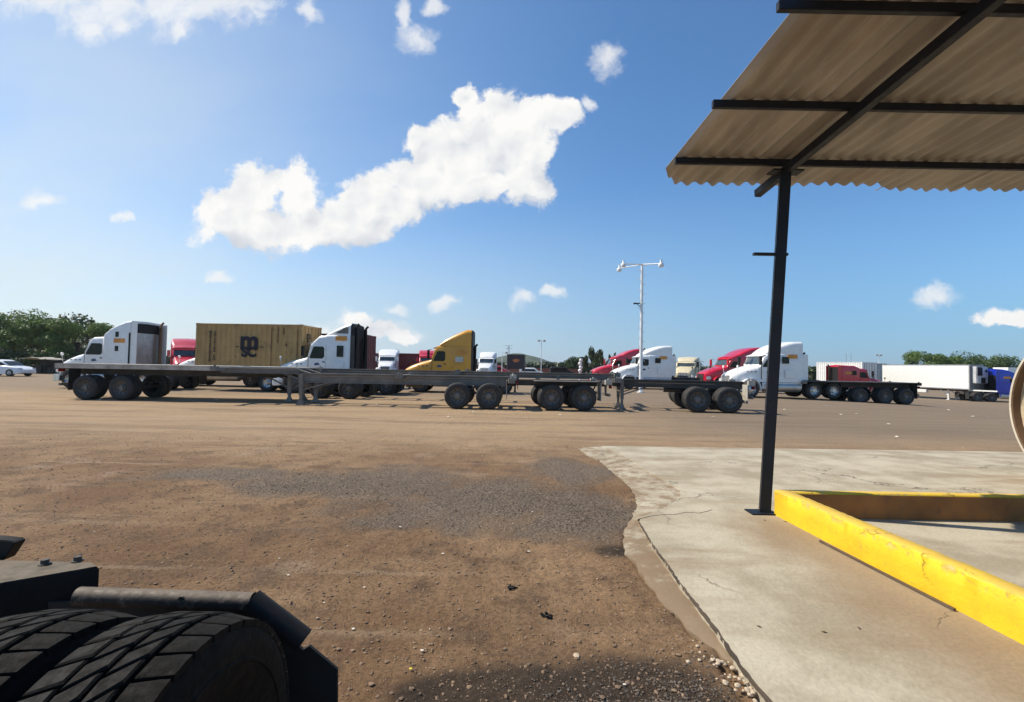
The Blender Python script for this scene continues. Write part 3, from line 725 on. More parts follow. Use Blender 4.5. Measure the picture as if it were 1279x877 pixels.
PROF = {   # roof line of cab + sleeper as (distance behind the bumper, height), then the separate roof fairing
    'slope': dict(cab=[(2.15, 2.80), (2.4, 2.93), (3.15, 2.97)], slp=[(3.05, 2.98), (3.25, 3.14), (3.6, 3.42), (4.1, 3.66), (4.6, 3.84), (4.9, 3.88)], L=4.9),
    'step': dict(cab=[(2.04, 2.82), (2.2, 2.93), (2.5, 3.2), (2.95, 3.24)], slp=[(2.9, 3.24), (4.25, 3.27)], fair=[(2.75, 3.27), (3.1, 3.45), (3.7, 3.72), (4.25, 3.92)], L=4.25),
    'wedge': dict(cab=[(2.08, 2.76), (2.2, 2.86), (2.9, 2.93)], slp=[(2.8, 2.93), (4.5, 2.95)], fair=[(2.4, 2.97), (2.75, 3.28), (3.3, 3.54), (3.9, 3.78), (4.25, 3.89), (4.5, 3.87)], L=4.5),
    'hump': dict(cab=[(2.15, 2.70), (2.3, 2.78), (2.9, 2.8)], slp=[(2.8, 2.82), (4.7, 2.85)], fair=[(2.35, 2.86), (2.7, 3.12), (3.2, 3.36), (3.8, 3.54), (4.2, 3.60), (4.7, 3.62)], L=4.7),
    'swoop': dict(cab=[(2.15, 2.66), (2.2, 2.78), (2.9, 3.08)], slp=[(2.8, 3.04), (3.3, 3.30), (3.9, 3.52), (4.4, 3.62), (4.8, 3.64)], L=4.8),
    'low': dict(cab=[(2.05, 2.62), (2.3, 2.72), (2.9, 2.74)], slp=[(2.8, 2.8), (3.3, 2.95), (4.5, 3.0)], L=4.5),
}
def truck(label, style, paint, loc, rz, rim=RIM, Lk=1.0, Hk=1.0, group=None, sticker=True, tail=3.0, dark_back=BLK, fairmat=None, name='tractor_truck', detail=True, rear=True):
    pf = PROF[style]; L = pf['L'] * Lk
    t_ = empty(name, loc, rz, label, 'truck', group)
    def X(d): return d * Lk
    def Z(z): return 2.0 + (z - 2.0) * Hk if z > 2 else z
    cabe = X(2.95 if style != 'slope' else 3.2)
    # hood
    wsb = X(1.84)
    m_ = MB()
    zb = {d: q for d, q in ((0.0, .82), (.06, .78), (.3, .78), (.7, 1.0), (1.2, 1.0), (1.75, 1.0))}
    m_.loft([section(-X(d), hw, zb[d], z, r, .035) for d, hw, z, r in ((0.0, .62, 1.30, .22), (.06, .74, 1.42, .28), (.3, .84, 1.56, .32), (.7, .90, 1.72, .32), (1.2, .96, 1.88, .30), (1.75, 1.0, 2.0, .26))])
    m_.build('hood', paint, t_, angle=30)
    for sg in (-1, 1):                                   # front fenders
        m_ = MB(); cx, cz = -X(1.15), .53
        ang = np.linspace(R(-8), R(188), 15)
        rows = []
        for a in ang:
            c_, s_ = math.cos(a), math.sin(a)
            rows.append([(cx + c_ * rr, sg * yy_, cz + s_ * rr * (1.05)) for rr, yy_ in ((.60, .80), (.66, .82), (.68, 1.06), (.66, 1.18), (.61, 1.19), (.60, 1.14))])
        m_.loft(rows); m_.build('fender', paint, t_, angle=40)
        m_ = MB(); m_.box((-X(.22), sg * .92, 1.02), (.34, .22, .26), rz=sg * -.35); m_.build('headlight', HEADL, t_, bevel=.04)
        # mirrors
        m_ = MB(); m_.tube([(-X(1.8), sg * 1.0, 2.05), (-X(1.7), sg * 1.28, 2.1), (-X(1.7), sg * 1.28, 2.6), (-X(1.85), sg * 1.0, 2.65)], .018, 6)
        mo = m_.build('mirror_arm', BLK, t_)
        m_ = MB(); m_.box((-X(1.7), sg * 1.29, 2.33), (.12, .24, .56)); m_.build('mirror', paint if style in ('swoop',) else BLK, mo, bevel=.03)
        m_ = MB(); m_.cyl((-X(.35), sg * .86, 1.5), (-X(.32), sg * .92, 1.86), .012, n=6); m_.cyl((-X(.35), sg * .92, 1.94), (-X(.30), sg * .92, 1.94), .09, n=12)
        m_.build('hood_mirror', WHITE if paint is WHITE else BLK, t_)
    m_ = MB(); m_.box((-.02 - X(0) + 0.015, 0, 1.05), (.06, 1.05, .62))
    gr = m_.build('grille', BLK if style != 'hump' else CHR, t_, bevel=.03)
    m_ = MB()
    for i in range(7): m_.box((.03, 0, .80 + i * .083), (.025, .98, .02))
    m_.build('grille_bars', CHR, gr)
    m_ = MB(); m_.loft([[(-.45, y, z) for y, z in ((-1.2, .42), (1.2, .42), (1.2, .80), (-1.2, .80))], [(-.02, y, z) for y, z in ((-1.12, .40), (1.12, .40), (1.12, .80), (-1.12, .80))], [(.12, y, z) for y, z in ((-.9, .42), (.9, .42), (.9, .78), (-.9, .78))]])
    m_.build('bumper', CHR if style in ('hump', 'slope') else paint, t_, bevel=.03)
    # cab
    cp = pf['cab']; wst = X(cp[0][0])
    m_ = MB(); st_ = [(X(1.70), 1.0, 1.96), (wsb, 1.02, 2.02), (wst - .02, 1.04, Z(cp[0][1]) - .06), (wst + .06, 1.04, Z(cp[0][1]))] + [(X(d), 1.06, Z(z)) for d, z in cp[1:-1]] + [(cabe, 1.06, Z(cp[-1][1]))]
    sect_loft(m_, st_, 0.98, .16, .05); cab = m_.build('cab', paint, t_, angle=30)
    # visor
    zc0 = Z(cp[0][1])
    m_ = MB(); m_.loft([[(-wst - .10, y, z) for y, z in ((-1.0, zc0 + .02), (1.0, zc0 + .02), (1.0, zc0 + .05), (-1.0, zc0 + .05))], [(-wst + .14, y, z) for y, z in ((-.95, zc0 - .06), (.95, zc0 - .06), (.95, zc0 - .035), (-.95, zc0 - .035))]])
    m_.build('sun_visor', paint, t_, bevel=.008)
    for i in range(5):
        pass
    # windshield
    a0 = Vector((-wsb, 0, 2.05)); a1 = Vector((-wst + .02, 0, Z(cp[0][1]) - .06)); up = (a1 - a0); nn = Vector((up.z, 0, -up.x)).normalized()
    m_ = MB()
    g0 = a0 + up * .10 + nn * .045; g1 = a0 + up * .93 + nn * .045
    for off in (0,):
        hw0, hw1 = .93, .88
        rr0 = [g0 + Vector((-.05 * (y / .93) ** 2, y, .0)) for y in np.linspace(-hw0, hw0, 9)]
        rr1 = [g1 + Vector((-.05 * (y / .93) ** 2, y * hw1 / hw0, .0)) for y in np.linspace(-hw0, hw0, 9)]
        bk0 = [p - nn * .04 for p in rr0]; bk1 = [p - nn * .04 for p in rr1]
        m_.loft([rr0, rr1, bk1, bk0, rr0], caps=False, closed=False)
    m_.build('windshield', GLASSB, t_, angle=50)
    # doors with windows
    ws = {'slope': 2.2, 'step': 2.0}.get(style, 2.05)
    for sg in (-1, 1):
        dx0, dx1 = -X(1.92), -cabe + .06
        yy_ = 1.06 * sg
        poly = [(dx0, 1.15), (dx0, 2.12), (-wst - .10, Z(cp[0][1]) - .16), (dx1, Z(cp[0][1]) - .16), (dx1, 1.15)]
        m_ = MB(); m_.prism(poly, yy_ - .012 * sg, yy_ + .012 * sg); dr_ = m_.build('door', paint, t_, bevel=.008)
        wz0, wz1 = 1.93, Z(cp[0][1]) - .22
        x_b = dx0 - .06; x_t = -wst - .14; xr = dx1 + .10
        poly = [(x_b, wz0 + .04), (x_b - .03, wz0 + .12), (x_t, wz1 - .04), (x_t - .06, wz1), (xr + .08, wz1), (xr, wz1 - .09), (xr, wz0 + .10), (xr + .10, wz0), (x_b - .05, wz0)]
        m_ = MB(); m_.prism(poly, yy_ + .006 * sg, yy_ + .020 * sg); m_.build('side_window', GLASS, dr_)
        m_ = MB(); m_.box((dx1 + .12, yy_ + .03 * sg, 1.75), (.14, .03, .05)); m_.build('handle', BLK, dr_)
        m_ = MB(); m_.box((dx1 - .015, yy_ + .004 * sg, 1.95), (.03, .02, 1.6)); m_.box((dx0 + .01, yy_ + .004 * sg, 1.6), (.025, .02, .9)); m_.build('door_seam', BLK, dr_)
        if style in ('slope', 'step', 'hump', 'wedge'):
            m_ = MB(); m_.prism([((dx0 + dx1) / 2 - .17, 1.58), ((dx0 + dx1) / 2 - .05, 1.72), ((dx0 + dx1) / 2 + .16, 1.66), ((dx0 + dx1) / 2 + .12, 1.54)], yy_ + .010 * sg, yy_ + .018 * sg); m_.build('door_emblem', mat('emblem_blue', (.06, .07, .16), .5), dr_)
        m_ = MB()
        for q_ in range(3): m_.box((-X(1.0) - .25 * q_, sg * 0.985, 1.62), (.12, .02, .05))
        m_.build('hood_vent', BLK, t_)
    # sleeper
    sp_ = pf['slp']
    if style != 'day':
        m_ = MB(); sect_loft(m_, [(max(X(d), cabe - .12) if i == 0 else X(d), 1.20 if i else 1.08, Z(z)) for i, (d, z) in enumerate(sp_)], 0.98, .20 if style == 'swoop' else .12, .04)
        slp = m_.build('sleeper', paint, t_, angle=30)
        if style == 'slope':
            m_ = MB(); m_.loft([section(q, 1.10, 3.22, 3.76, .14, .03) for q in (-L - .012, -L - .03)]); m_.build('dark_recess_panel', BLK, t_)  # black panel stands in for the shaded open interior
            for sg in (-1, 1):
                m_ = MB(); m_.box((-L + .04, sg * 1.206, 2.2), (.09, .012, 2.0)); m_.build('gap_strip', BLK, slp)  # black strip drawn in for the dark gap ahead of the extender
        m_ = MB(); m_.box((-L - .006, 0, 2.1 if style == 'slope' else 2.0), (.02, 2.2, 2.2 if style == 'slope' else 1.9)); m_.build('rear_wall', ALU if style == 'slope' else dark_back, t_)
        for sg in (-1, 1):
            yw = 1.20 * sg
            sx = -(cabe + L) / 2
            if style in ('step',):
                m_ = MB(); m_.box((sx - .1, yw, 2.35), (.36, .03, .62)); m_.build('sleeper_window', GLASS, slp, bevel=.012)
            elif style == 'wedge':
                m_ = MB(); m_.box((sx, yw, 2.05), (.48, .03, .32)); m_.build('sleeper_vent', ALU, slp, bevel=.01)
            elif style == 'slope':
                for zz in (2.30, 3.10):
                    m_ = MB(); m_.box((sx, yw, zz), (.20, .03, .30)); m_.build('sleeper_window', GLASS, slp, bevel=.012)
            else:
                m_ = MB(); m_.box((sx + .3, yw, 2.38), (.46, .03, .42)); m_.build('sleeper_window', GLASS, slp, bevel=.012)
            m_ = MB(); m_.box((sx, yw, 1.52), (.66, .022, .50)); bx_ = m_.build('locker_door', paint, slp, bevel=.01)
            if sticker:
                zz = {'slope': 2.75, 'step': 3.06, 'wedge': 2.5, 'hump': 2.72, 'swoop': 2.72}.get(style, 2.4)
                if style == 'hump': zz = 2.95 * Hk if False else 2.62
                m_ = MB(); m_.box((sx - .15, yw, zz), (.62, .03, .24)); m_.build('placard', AMB, slp)
            # side extenders
            m_ = MB(); zt_ = Z(sp_[-1][1]) - .06
            ewd = {'step': .24, 'wedge': .14}.get(style, .36); m_.box((-L - ewd / 2, sg * 1.17, (1.15 + zt_) / 2), (ewd, .025, zt_ - 1.15)); m_.build('side_extender', (FRMD if style in ('step', 'wedge') else paint), t_, bevel=.008)
    if 'fair' in pf:
        m_ = MB(); fr = pf['fair']; n_f = len(fr)
        m_.loft([section(-X(d), ((1.0 if style == 'wedge' else .80) + (.17 if style == 'wedge' else .36) * min(1, i / (n_f - 1) * 1.6)), Z(pf['slp'][0][1]) - .05, max(Z(z), Z(pf['slp'][0][1]) + .01), .20 if style != 'wedge' else .26, .05) for i, (d, z) in enumerate(fr)])
        fo = m_.build('roof_fairing', fairmat or paint, t_, angle=30)
        if style == 'step':
            for sg in (-1, 1):
                m_ = MB(); m_.prism([(-X(3.45), 3.33), (-X(4.12), 3.33), (-X(4.12), 3.70), (-X(3.9), 3.66)], sg * 1.155, sg * 1.175); m_.build('fairing_panel', FRM, fo)
        zf_ = Z(fr[-1][0] * 0 + fr[-1][1])
        m_ = MB(); m_.loft([section(-L - .005 if q == 0 else -L - .05, 1.13, Z(pf['slp'][0][1]) - .3, zf_ - .03, .2, .04) for q in (0, 1)]); m_.build('fairing_rear_edge', BLK if style != 'hump' else paint, t_, angle=40)
    # exhaust stacks
    for sg in ((-1,) if style == 'slope' else (1, -1) if style == 'step' else (1,)):
        m_ = MB(); zt_ = Z(sp_[-1][1]) + .02 if style != 'step' else 3.85
        m_.tube([(-L - .2, sg * .85, 1.0), (-L - .2, sg * .85, zt_ - .25), (-L - .24, sg * .85, zt_ - .08), (-L - .36, sg * .85, zt_ + .04)], [.10, .10, .065, .065], 10)
        m_.build('exhaust_stack', mat('rusty_exhaust', (.25, .15, .09), .6, .4, dirt=.4) if style == 'slope' else BLK, t_)
    # fuel tanks, steps, side skirts
    for sg in (-1, 1):
        m_ = MB(); m_.cyl((-X(2.05), sg * .92, .68), (-L + .1, sg * .92, .68), .31, n=20); m_.build('fuel_tank', ALU, t_, angle=50)
        m_ = MB(); m_.box((-(X(1.9) + L) / 2, sg * 1.12, .76), (L - X(1.95), .04, .38)); m_.build('side_skirt', paint if style in ('hump', 'swoop', 'wedge') else ALU, t_, bevel=.01)
    # frame and running gear
    fr_ = MB()
    for sg in (-1, 1): fr_.box((-(L + tail) / 2 - .2, sg * .43, .88), (L + tail - .5, .09, .27))
    for d in (1.2, 2.6, L + .3, L + 1.3, L + tail - .2): fr_.box((-d, 0, .88), (.12, .8, .2))
    frame = fr_.build('frame', FRMD, t_)
    m_ = MB(); a1_, a2_ = L + .75, L + 2.05
    m_.cyl((-X(1.15), -.95, .51), (-X(1.15), .95, .51), .07)
    for a in (a1_, a2_):
        m_.cyl((-a, -.8, .51), (-a, .8, .51), .10); m_.cyl((-a - .22, 0, .53), (-a + .22, 0, .53), .2)
    m_.build('axles', FRMD, t_)
    m_ = MB(); m_.cyl((-L - 1.4, 0, 1.05), (-L - 1.4, 0, 1.15), .46, n=20); m_.build('fifth_wheel', FRMD, t_)
    for sg in (-1, 1):
        wheel(t_, -X(1.15), sg * 1.16, .51, sg, False, rimm=rim)
        if rear:
            wheel(t_, -a1_, sg * 1.20, .51, sg, True, rimm=rim); wheel(t_, -a2_, sg * 1.20, .51, sg, True, rimm=rim)
            m_ = MB(); m_.box((-L - tail + .12, sg * .9, .62), (.02, .6, .72)); m_.build('mudflap', BLKF, t_)
    return t_
def place_truck(label, style, paint, px_front, D, yaw=0.0, **kw):
    D = D - 1.2; x = XY(px_front, D)
    a = math.pi + R(yaw)
    return truck(label, style, paint, (x, D + 1.2, gz(x, D)), a, **kw)

# front-left corner of each is nearest the pixel; D is the depth of the truck's centre line
T1 = place_truck('white tractor truck with a tall sloped sleeper and rusty exhaust, leftmost of the parked trucks', 'slope', WHITE, 65, 28.3, rim=CHR, Lk=.89)
T2 = place_truck('white tractor truck with a stepped roof fairing, parked right of the tan container', 'step', WHITE, 340, 27.6)
T3 = place_truck('orange yellow tractor truck with a tall wedge roof fairing', 'wedge', YEL, 503, 30.4, Lk=.92)
T5 = place_truck('white tractor truck with a humped roof standing behind the tall lamp mast', 'hump', WHITE, 768, 40.5, yaw=4)
T4 = place_truck('red tractor truck with a swept roof, left of the tall lamp mast', 'swoop', RED, 741, 48, yaw=4)
T6 = place_truck('red swept-roof truck, left of the white truck that stands behind the post', 'swoop', RED, 882, 40.5, yaw=8)
T7 = place_truck('white tractor truck with a chrome grille parked right behind the black post', 'hump', WHITE, 917, 31.2, yaw=3, Hk=.97, Lk=.93, rim=CHR, tail=2.6)
T10 = place_truck('white truck hood peeking out left of the tan container', 'low', WHITE, 214, 33, tail=3, Hk=.9, sticker=False)
# trucks seen from the front in the far rows (heading towards the viewer)
def front_truck(label, style, paint, pxc, D, **kw):
    x = XY(pxc, D); return truck(label, style, paint, (x, D, gz(x, D)), math.atan2(-1, 0) + R(kw.pop('yaw', 0)), **kw)
front_truck('red truck far behind the white hood left of the tan container', 'swoop', RED, 231, 43, yaw=33, Hk=1.1)
front_truck('white truck seen from the front beside the dark red container', 'swoop', WHITE, 481, 58, yaw=8, Hk=.96)
front_truck('pinkish red truck seen from the front behind the orange yellow truck', 'swoop', RED, 533, 60, yaw=8, Hk=1.0)
front_truck('white truck seen from the front right of the orange yellow truck', 'hump', WHITE, 605, 64, yaw=-4)
front_truck('cream truck half hidden by the white humped truck', 'hump', CREAM, 853, 52, yaw=-28, Hk=.72, sticker=False)
# right hand group
T8 = truck('red tractor truck facing right in front of the white container', 'low', RED, (XY(1102, 47), 47, -.75), R(-8), Hk=1.12, Lk=.93)
hdg = R(-72)
rx, ry = XY(1208, 54), 54.0
T9 = truck('blue tractor truck in front of the white refrigerated trailer at the right edge', 'swoop', BLUE, (XY(1296, 53), 53, -1.3), R(-14), Lk=.86, Hk=1.0)

# ------------------------------------------------------------------ trailers
def trailer(label, name, loc, rz, L, zd, gooseneck=0.0, deck=False, wheels=(), legs=None, wmat=FRM, flap=MUDF, th=.38, cat='trailer', bol=True, dual=True, group=None, hwid=1.2, fender=False, beamgap=.95, rim=RIM, lamps=True, topz=None, yshift=0):
    """origin at the rear end on the ground, +X towards the kingpin"""
    t_ = empty(name, loc, rz, label, cat, group)
    m_ = MB(); g = gooseneck; Lm = L - g
    for sg in (-1, 1):
        y = sg * beamgap / 2
        for (a0_, a1_, zt, h) in ([(0, Lm, zd, th)] + ([(Lm - .05, L, zd + .16, .20)] if g else [])):
            m_.box(((a0_ + a1_) / 2, y, zt - .012), (a1_ - a0_, .17, .024))
            m_.box(((a0_ + a1_) / 2, y, zt - h + .012), (a1_ - a0_, .17, .024))
            m_.box(((a0_ + a1_) / 2, y, zt - h / 2), (a1_ - a0_, .022, h - .048))
        if g: m_.bar((Lm - .5, y, zd - .02), (Lm + .05, y, zd + .15), .16, .05); m_.bar((Lm - .3, y, zd - th + .03), (Lm + .55, y, zd - .04), .16, .03)
    n_c = max(3, int(L / 1.1))
    for i in range(n_c + 1):
        x = L * i / n_c; zz = zd + (.16 if (g and x > Lm) else 0)
        m_.box((x + (.05 if i == 0 else -.05 if i == n_c else 0), 0, zz - .10), (.08, beamgap - .03, .12))
    m_.build('main_frame', wmat, t_)
    if deck:
        m_ = MB(); m_.box((L / 2, 0, zd + .035), (L, hwid * 2 - .1, .06)); m_.build('deck', DECK, t_)
        for sg in (-1, 1):
            m_ = MB(); m_.box((L / 2, sg * (hwid - .025), zd - .03), (L, .045, .20)); m_.box((L / 2, sg * (hwid + .004), zd + .045), (L, .012, .035))
            for i in range(int(L / .6)): m_.box((.3 + i * .6, sg * (hwid + .012), zd - .02), (.08, .03, .05))
            m_.build('side_rail', DECK, t_)
        m_ = MB()
        for i in range(int(L / .45)): m_.box((.2 + i * .45, 0, zd - .05), (.06, hwid * 2 - .15, .09))
        m_.build('cross_members', wmat, t_)
        m_ = MB(); m_.box((-.02, 0, zd - .05), (.05, hwid * 2, .24)); m_.build('rear_sill', FRM, t_)
    elif bol:
        for x, zz in ((.12, zd), (L - .12, zd + (.16 if g else 0))) + (((Lm * .52, zd),) if L > 8 else ()):
            m_ = MB(); m_.box((x, 0, zz - .06), (.20, 2.30, .13)); bo = m_.build('bolster', wmat, t_, bevel=.006)
            for sg in (-1, 1):
                m_ = MB(); m_.box((x, sg * 1.12, zz - .03), (.26, .17, .19)); m_.cyl((x, sg * 1.12, zz + .06), (x, sg * 1.12, zz + .12), .04, n=8)
                m_.build('twist_lock', flap if x < 1 else FRM, bo, bevel=.006)
        m_ = MB()
        for sg in (-1, 1): m_.tube([(1.4, sg * .75, zd - .12), (Lm - 1.0, sg * .75, zd - .12)], .02, 6)
        m_.cyl((Lm * .45, -.62, zd - .42), (Lm * .45 + .7, -.62, zd - .42), .12); m_.build('air_tank', FRMD, t_)
    for sg in (-1, 1):
        for x in wheels: wheel(t_, x, sg * hwid, .51, sg, dual, rimm=rim)
    if wheels:
        m_ = MB()
        for x in wheels:
            m_.cyl((x, -hwid + .2, .51), (x, hwid - .2, .51), .075)
            for sg in (-1, 1):
                m_.box((x, sg * .5, .70), (.85, .08, .05)); m_.box((x, sg * .5, .62), (.12, .10, .22))
                m_.bar((x - .5, sg * .5, .72), (x - .62, sg * .5, zd - th), .07, .04)
        m_.build('suspension', FRMD, t_)
        if fender:
            m_ = MB()
            for sg in (-1, 1): m_.box(((wheels[0] + wheels[-1]) / 2, sg * (hwid - .3), 1.14), (wheels[-1] - wheels[0] + 1.3, .6, .02))
            m_.build('fender', FRM, t_)
        for sg in (-1, 1):
            x = min(wheels) - .68
            m_ = MB(); m_.box((x, sg * (hwid - .30), (zd - th / 2 + .28) / 2 + .08), (.02, .56, zd - th / 2 - .34)); m_.build('mudflap', flap, t_)
    m_ = MB()
    m_.box((.03, 0, .62), (.09, 2.0, .11))
    for sg in (-1, 1): m_.box((.03, sg * .45, (.62 + zd - th) / 2 + .08), (.07, .09, max(.1, zd - th - .35)))
    m_.build('rear_bumper', FRM, t_)
    if lamps:
        for sg in (-1, 1):
            m_ = MB(); m_.box((-.045, sg * .85, zd - .22), (.04, .32, .12)); m_.build('tail_lamp', LAMP, t_, bevel=.01)
    if legs:
        for sg in (-1, 1):
            m_ = MB(); y = sg * .72
            m_.box((legs, y, .82), (.14, .14, zd - .45)); m_.box((legs, y, .36), (.10, .10, .62)); m_.box((legs, y, .035), (.30, .26, .05))
            m_.loft([[(legs + a * .12, y + b_ * .10, .05) for a, b_ in ((-1, -1), (1, -1), (1, 1), (-1, 1))], [(legs + a * .06, y + b_ * .06, .22) for a, b_ in ((-1, -1), (1, -1), (1, 1), (-1, 1))]])
            m_.build('landing_leg', FRM, t_, bevel=.004)
        m_ = MB(); m_.bar((legs, -.72, .55), (legs, .72, .95), .04, .05); m_.bar((legs + .0, .72, .6), (legs - 1.1, .45, zd - th + .04), .04, .05); m_.bar((legs, -.72, .6), (legs - 1.1, -.45, zd - th + .04), .04, .05)
        m_.cyl((legs + .1, -.95, .75), (legs + .1, .8, .75), .018, n=6); m_.build('leg_brace', FRM, t_)
    return t_
def between(px0, D0, px1, D1):
    D0 -= 1.25; D1 -= 1.25
    a = Vector((XY(px0, D0), D0)); b_ = Vector((XY(px1, D1), D1)); d = b_ - a
    nn_ = Vector((-d.y, d.x)).normalized(); nn_ = nn_ if nn_.y > 0 else -nn_; a = a + nn_ * 1.25
    return (a.x, a.y, gz(a.x, a.y)), math.atan2(d.y, d.x), d.length
hw_ = 1.2
# A: left flatbed, rear at the left, nose to the right
loc, rz, L = between(68, 21.0, 374, 21.2)
trailer('long flatbed trailer with a weathered grey deck at the far left', 'flatbed_trailer', loc, rz, L, 1.42, deck=True, wheels=(1.22, 2.68), legs=L - .6, flap=BLKF, wmat=FRMD)
# F: skeletal trailer behind the near row
loc, rz, L = between(366, 24.2, 775, 22.6)
trailer('long skeletal container trailer standing behind the near row of trailers', 'container_chassis', loc, rz, L, 1.42, wheels=(1.3, 2.75), legs=L * .82, wmat=FRM, th=.26)
# B: near gooseneck chassis, rear at the right
loc, rz, L = between(645, 19.9, 262, 19.9)
trailer('gooseneck container chassis with two landing legs down, nearest of the left trailers', 'container_chassis', loc, rz, L, 1.27, gooseneck=3.1, wheels=(1.05, 2.28), legs=L - 3.35, wmat=FRM, flap=MUDF)
# C: short chassis between
loc, rz, L = between(765, 20.1, 636, 19.7)
trailer('short container chassis with tandem wheels between the long chassis and the right one', 'container_chassis', loc, rz, L, 1.16, wheels=(1.10, 2.38), wmat=FRMD, flap=MUDF, fender=True, th=.22)
# D: right chassis
loc, rz, L = between(944, 20.0, 768, 20.6)
trailer('container chassis with dual wheels and a pale mudflap just left of the black post', 'container_chassis', loc, rz, L, 1.23, wheels=(.95, 2.15), legs=L - .35, wmat=FRMD, flap=MUDF, th=.30)
# E: right flatbed coupled to the white truck
loc, rz, L = between(1152, 31.4, 1004, 31.2)
trailer('dark flatbed trailer coupled to the white truck right of the black post', 'flatbed_trailer', (loc[0], loc[1], -.28), rz, L, 1.33, deck=False, wheels=(.95, 2.3, 3.9), wmat=FRMD, flap=BLKF, th=.30, bol=True)
m_ = MB(); m_.box((L / 2, 0, 1.36), (L, 2.4, .05)); m_.build('deck', FRMD, COL.objects[-1] if False else [o for o in COL.objects if o.get('label', '').startswith('dark flatbed')][0])

# loose gear on the dirt behind D
o = empty('spare_wheel', (XY(850, 23.5), 23.5, 0), 0, 'lone pair of truck wheels on the dirt under the right hand chassis', 'wheel')
wheel(o, 0, -.3, .51, -1, True)

# ------------------------------------------------------------------ containers
CONT = mat('tan_container_paint', (0.42, 0.262, 0.095), 0.6, var=0.14, scale=1.3, dirt=0.28, dirtc=(0.13, 0.07, 0.035))
DRED = mat('dark_red_container_paint', (0.16, 0.022, 0.020), 0.6, var=0.2, dirt=0.25)
GREYC = mat('grey_container_paint', (0.42, 0.43, 0.43), 0.6, var=0.12, dirt=0.3)
INK = mat('dark_lettering', (0.016, 0.012, 0.02), 0.7)
def text(s_, size, parent, loc, rot, mt=INK, bold=0.0, name='lettering', xs=1.0, spacing=1.0, align='CENTER', upright=False):
    cu = bpy.data.curves.new(name, 'FONT'); cu.body = s_; cu.size = size; cu.offset = bold; cu.extrude = .002; cu.align_x = align; cu.align_y = 'CENTER'; cu.space_character = spacing; cu.space_line = .82
    tmp = bpy.data.objects.new('tmp', cu); COL.objects.link(tmp); bpy.context.view_layer.update()
    me_ = bpy.data.meshes.new_from_object(tmp.evaluated_get(bpy.context.evaluated_depsgraph_get())); bpy.data.objects.remove(tmp)
    me_.name = name; me_.materials.clear(); me_.materials.append(mt)
    o = from_mesh(name, me_, parent, loc, rot); o.scale = (xs, 1, 1); return o
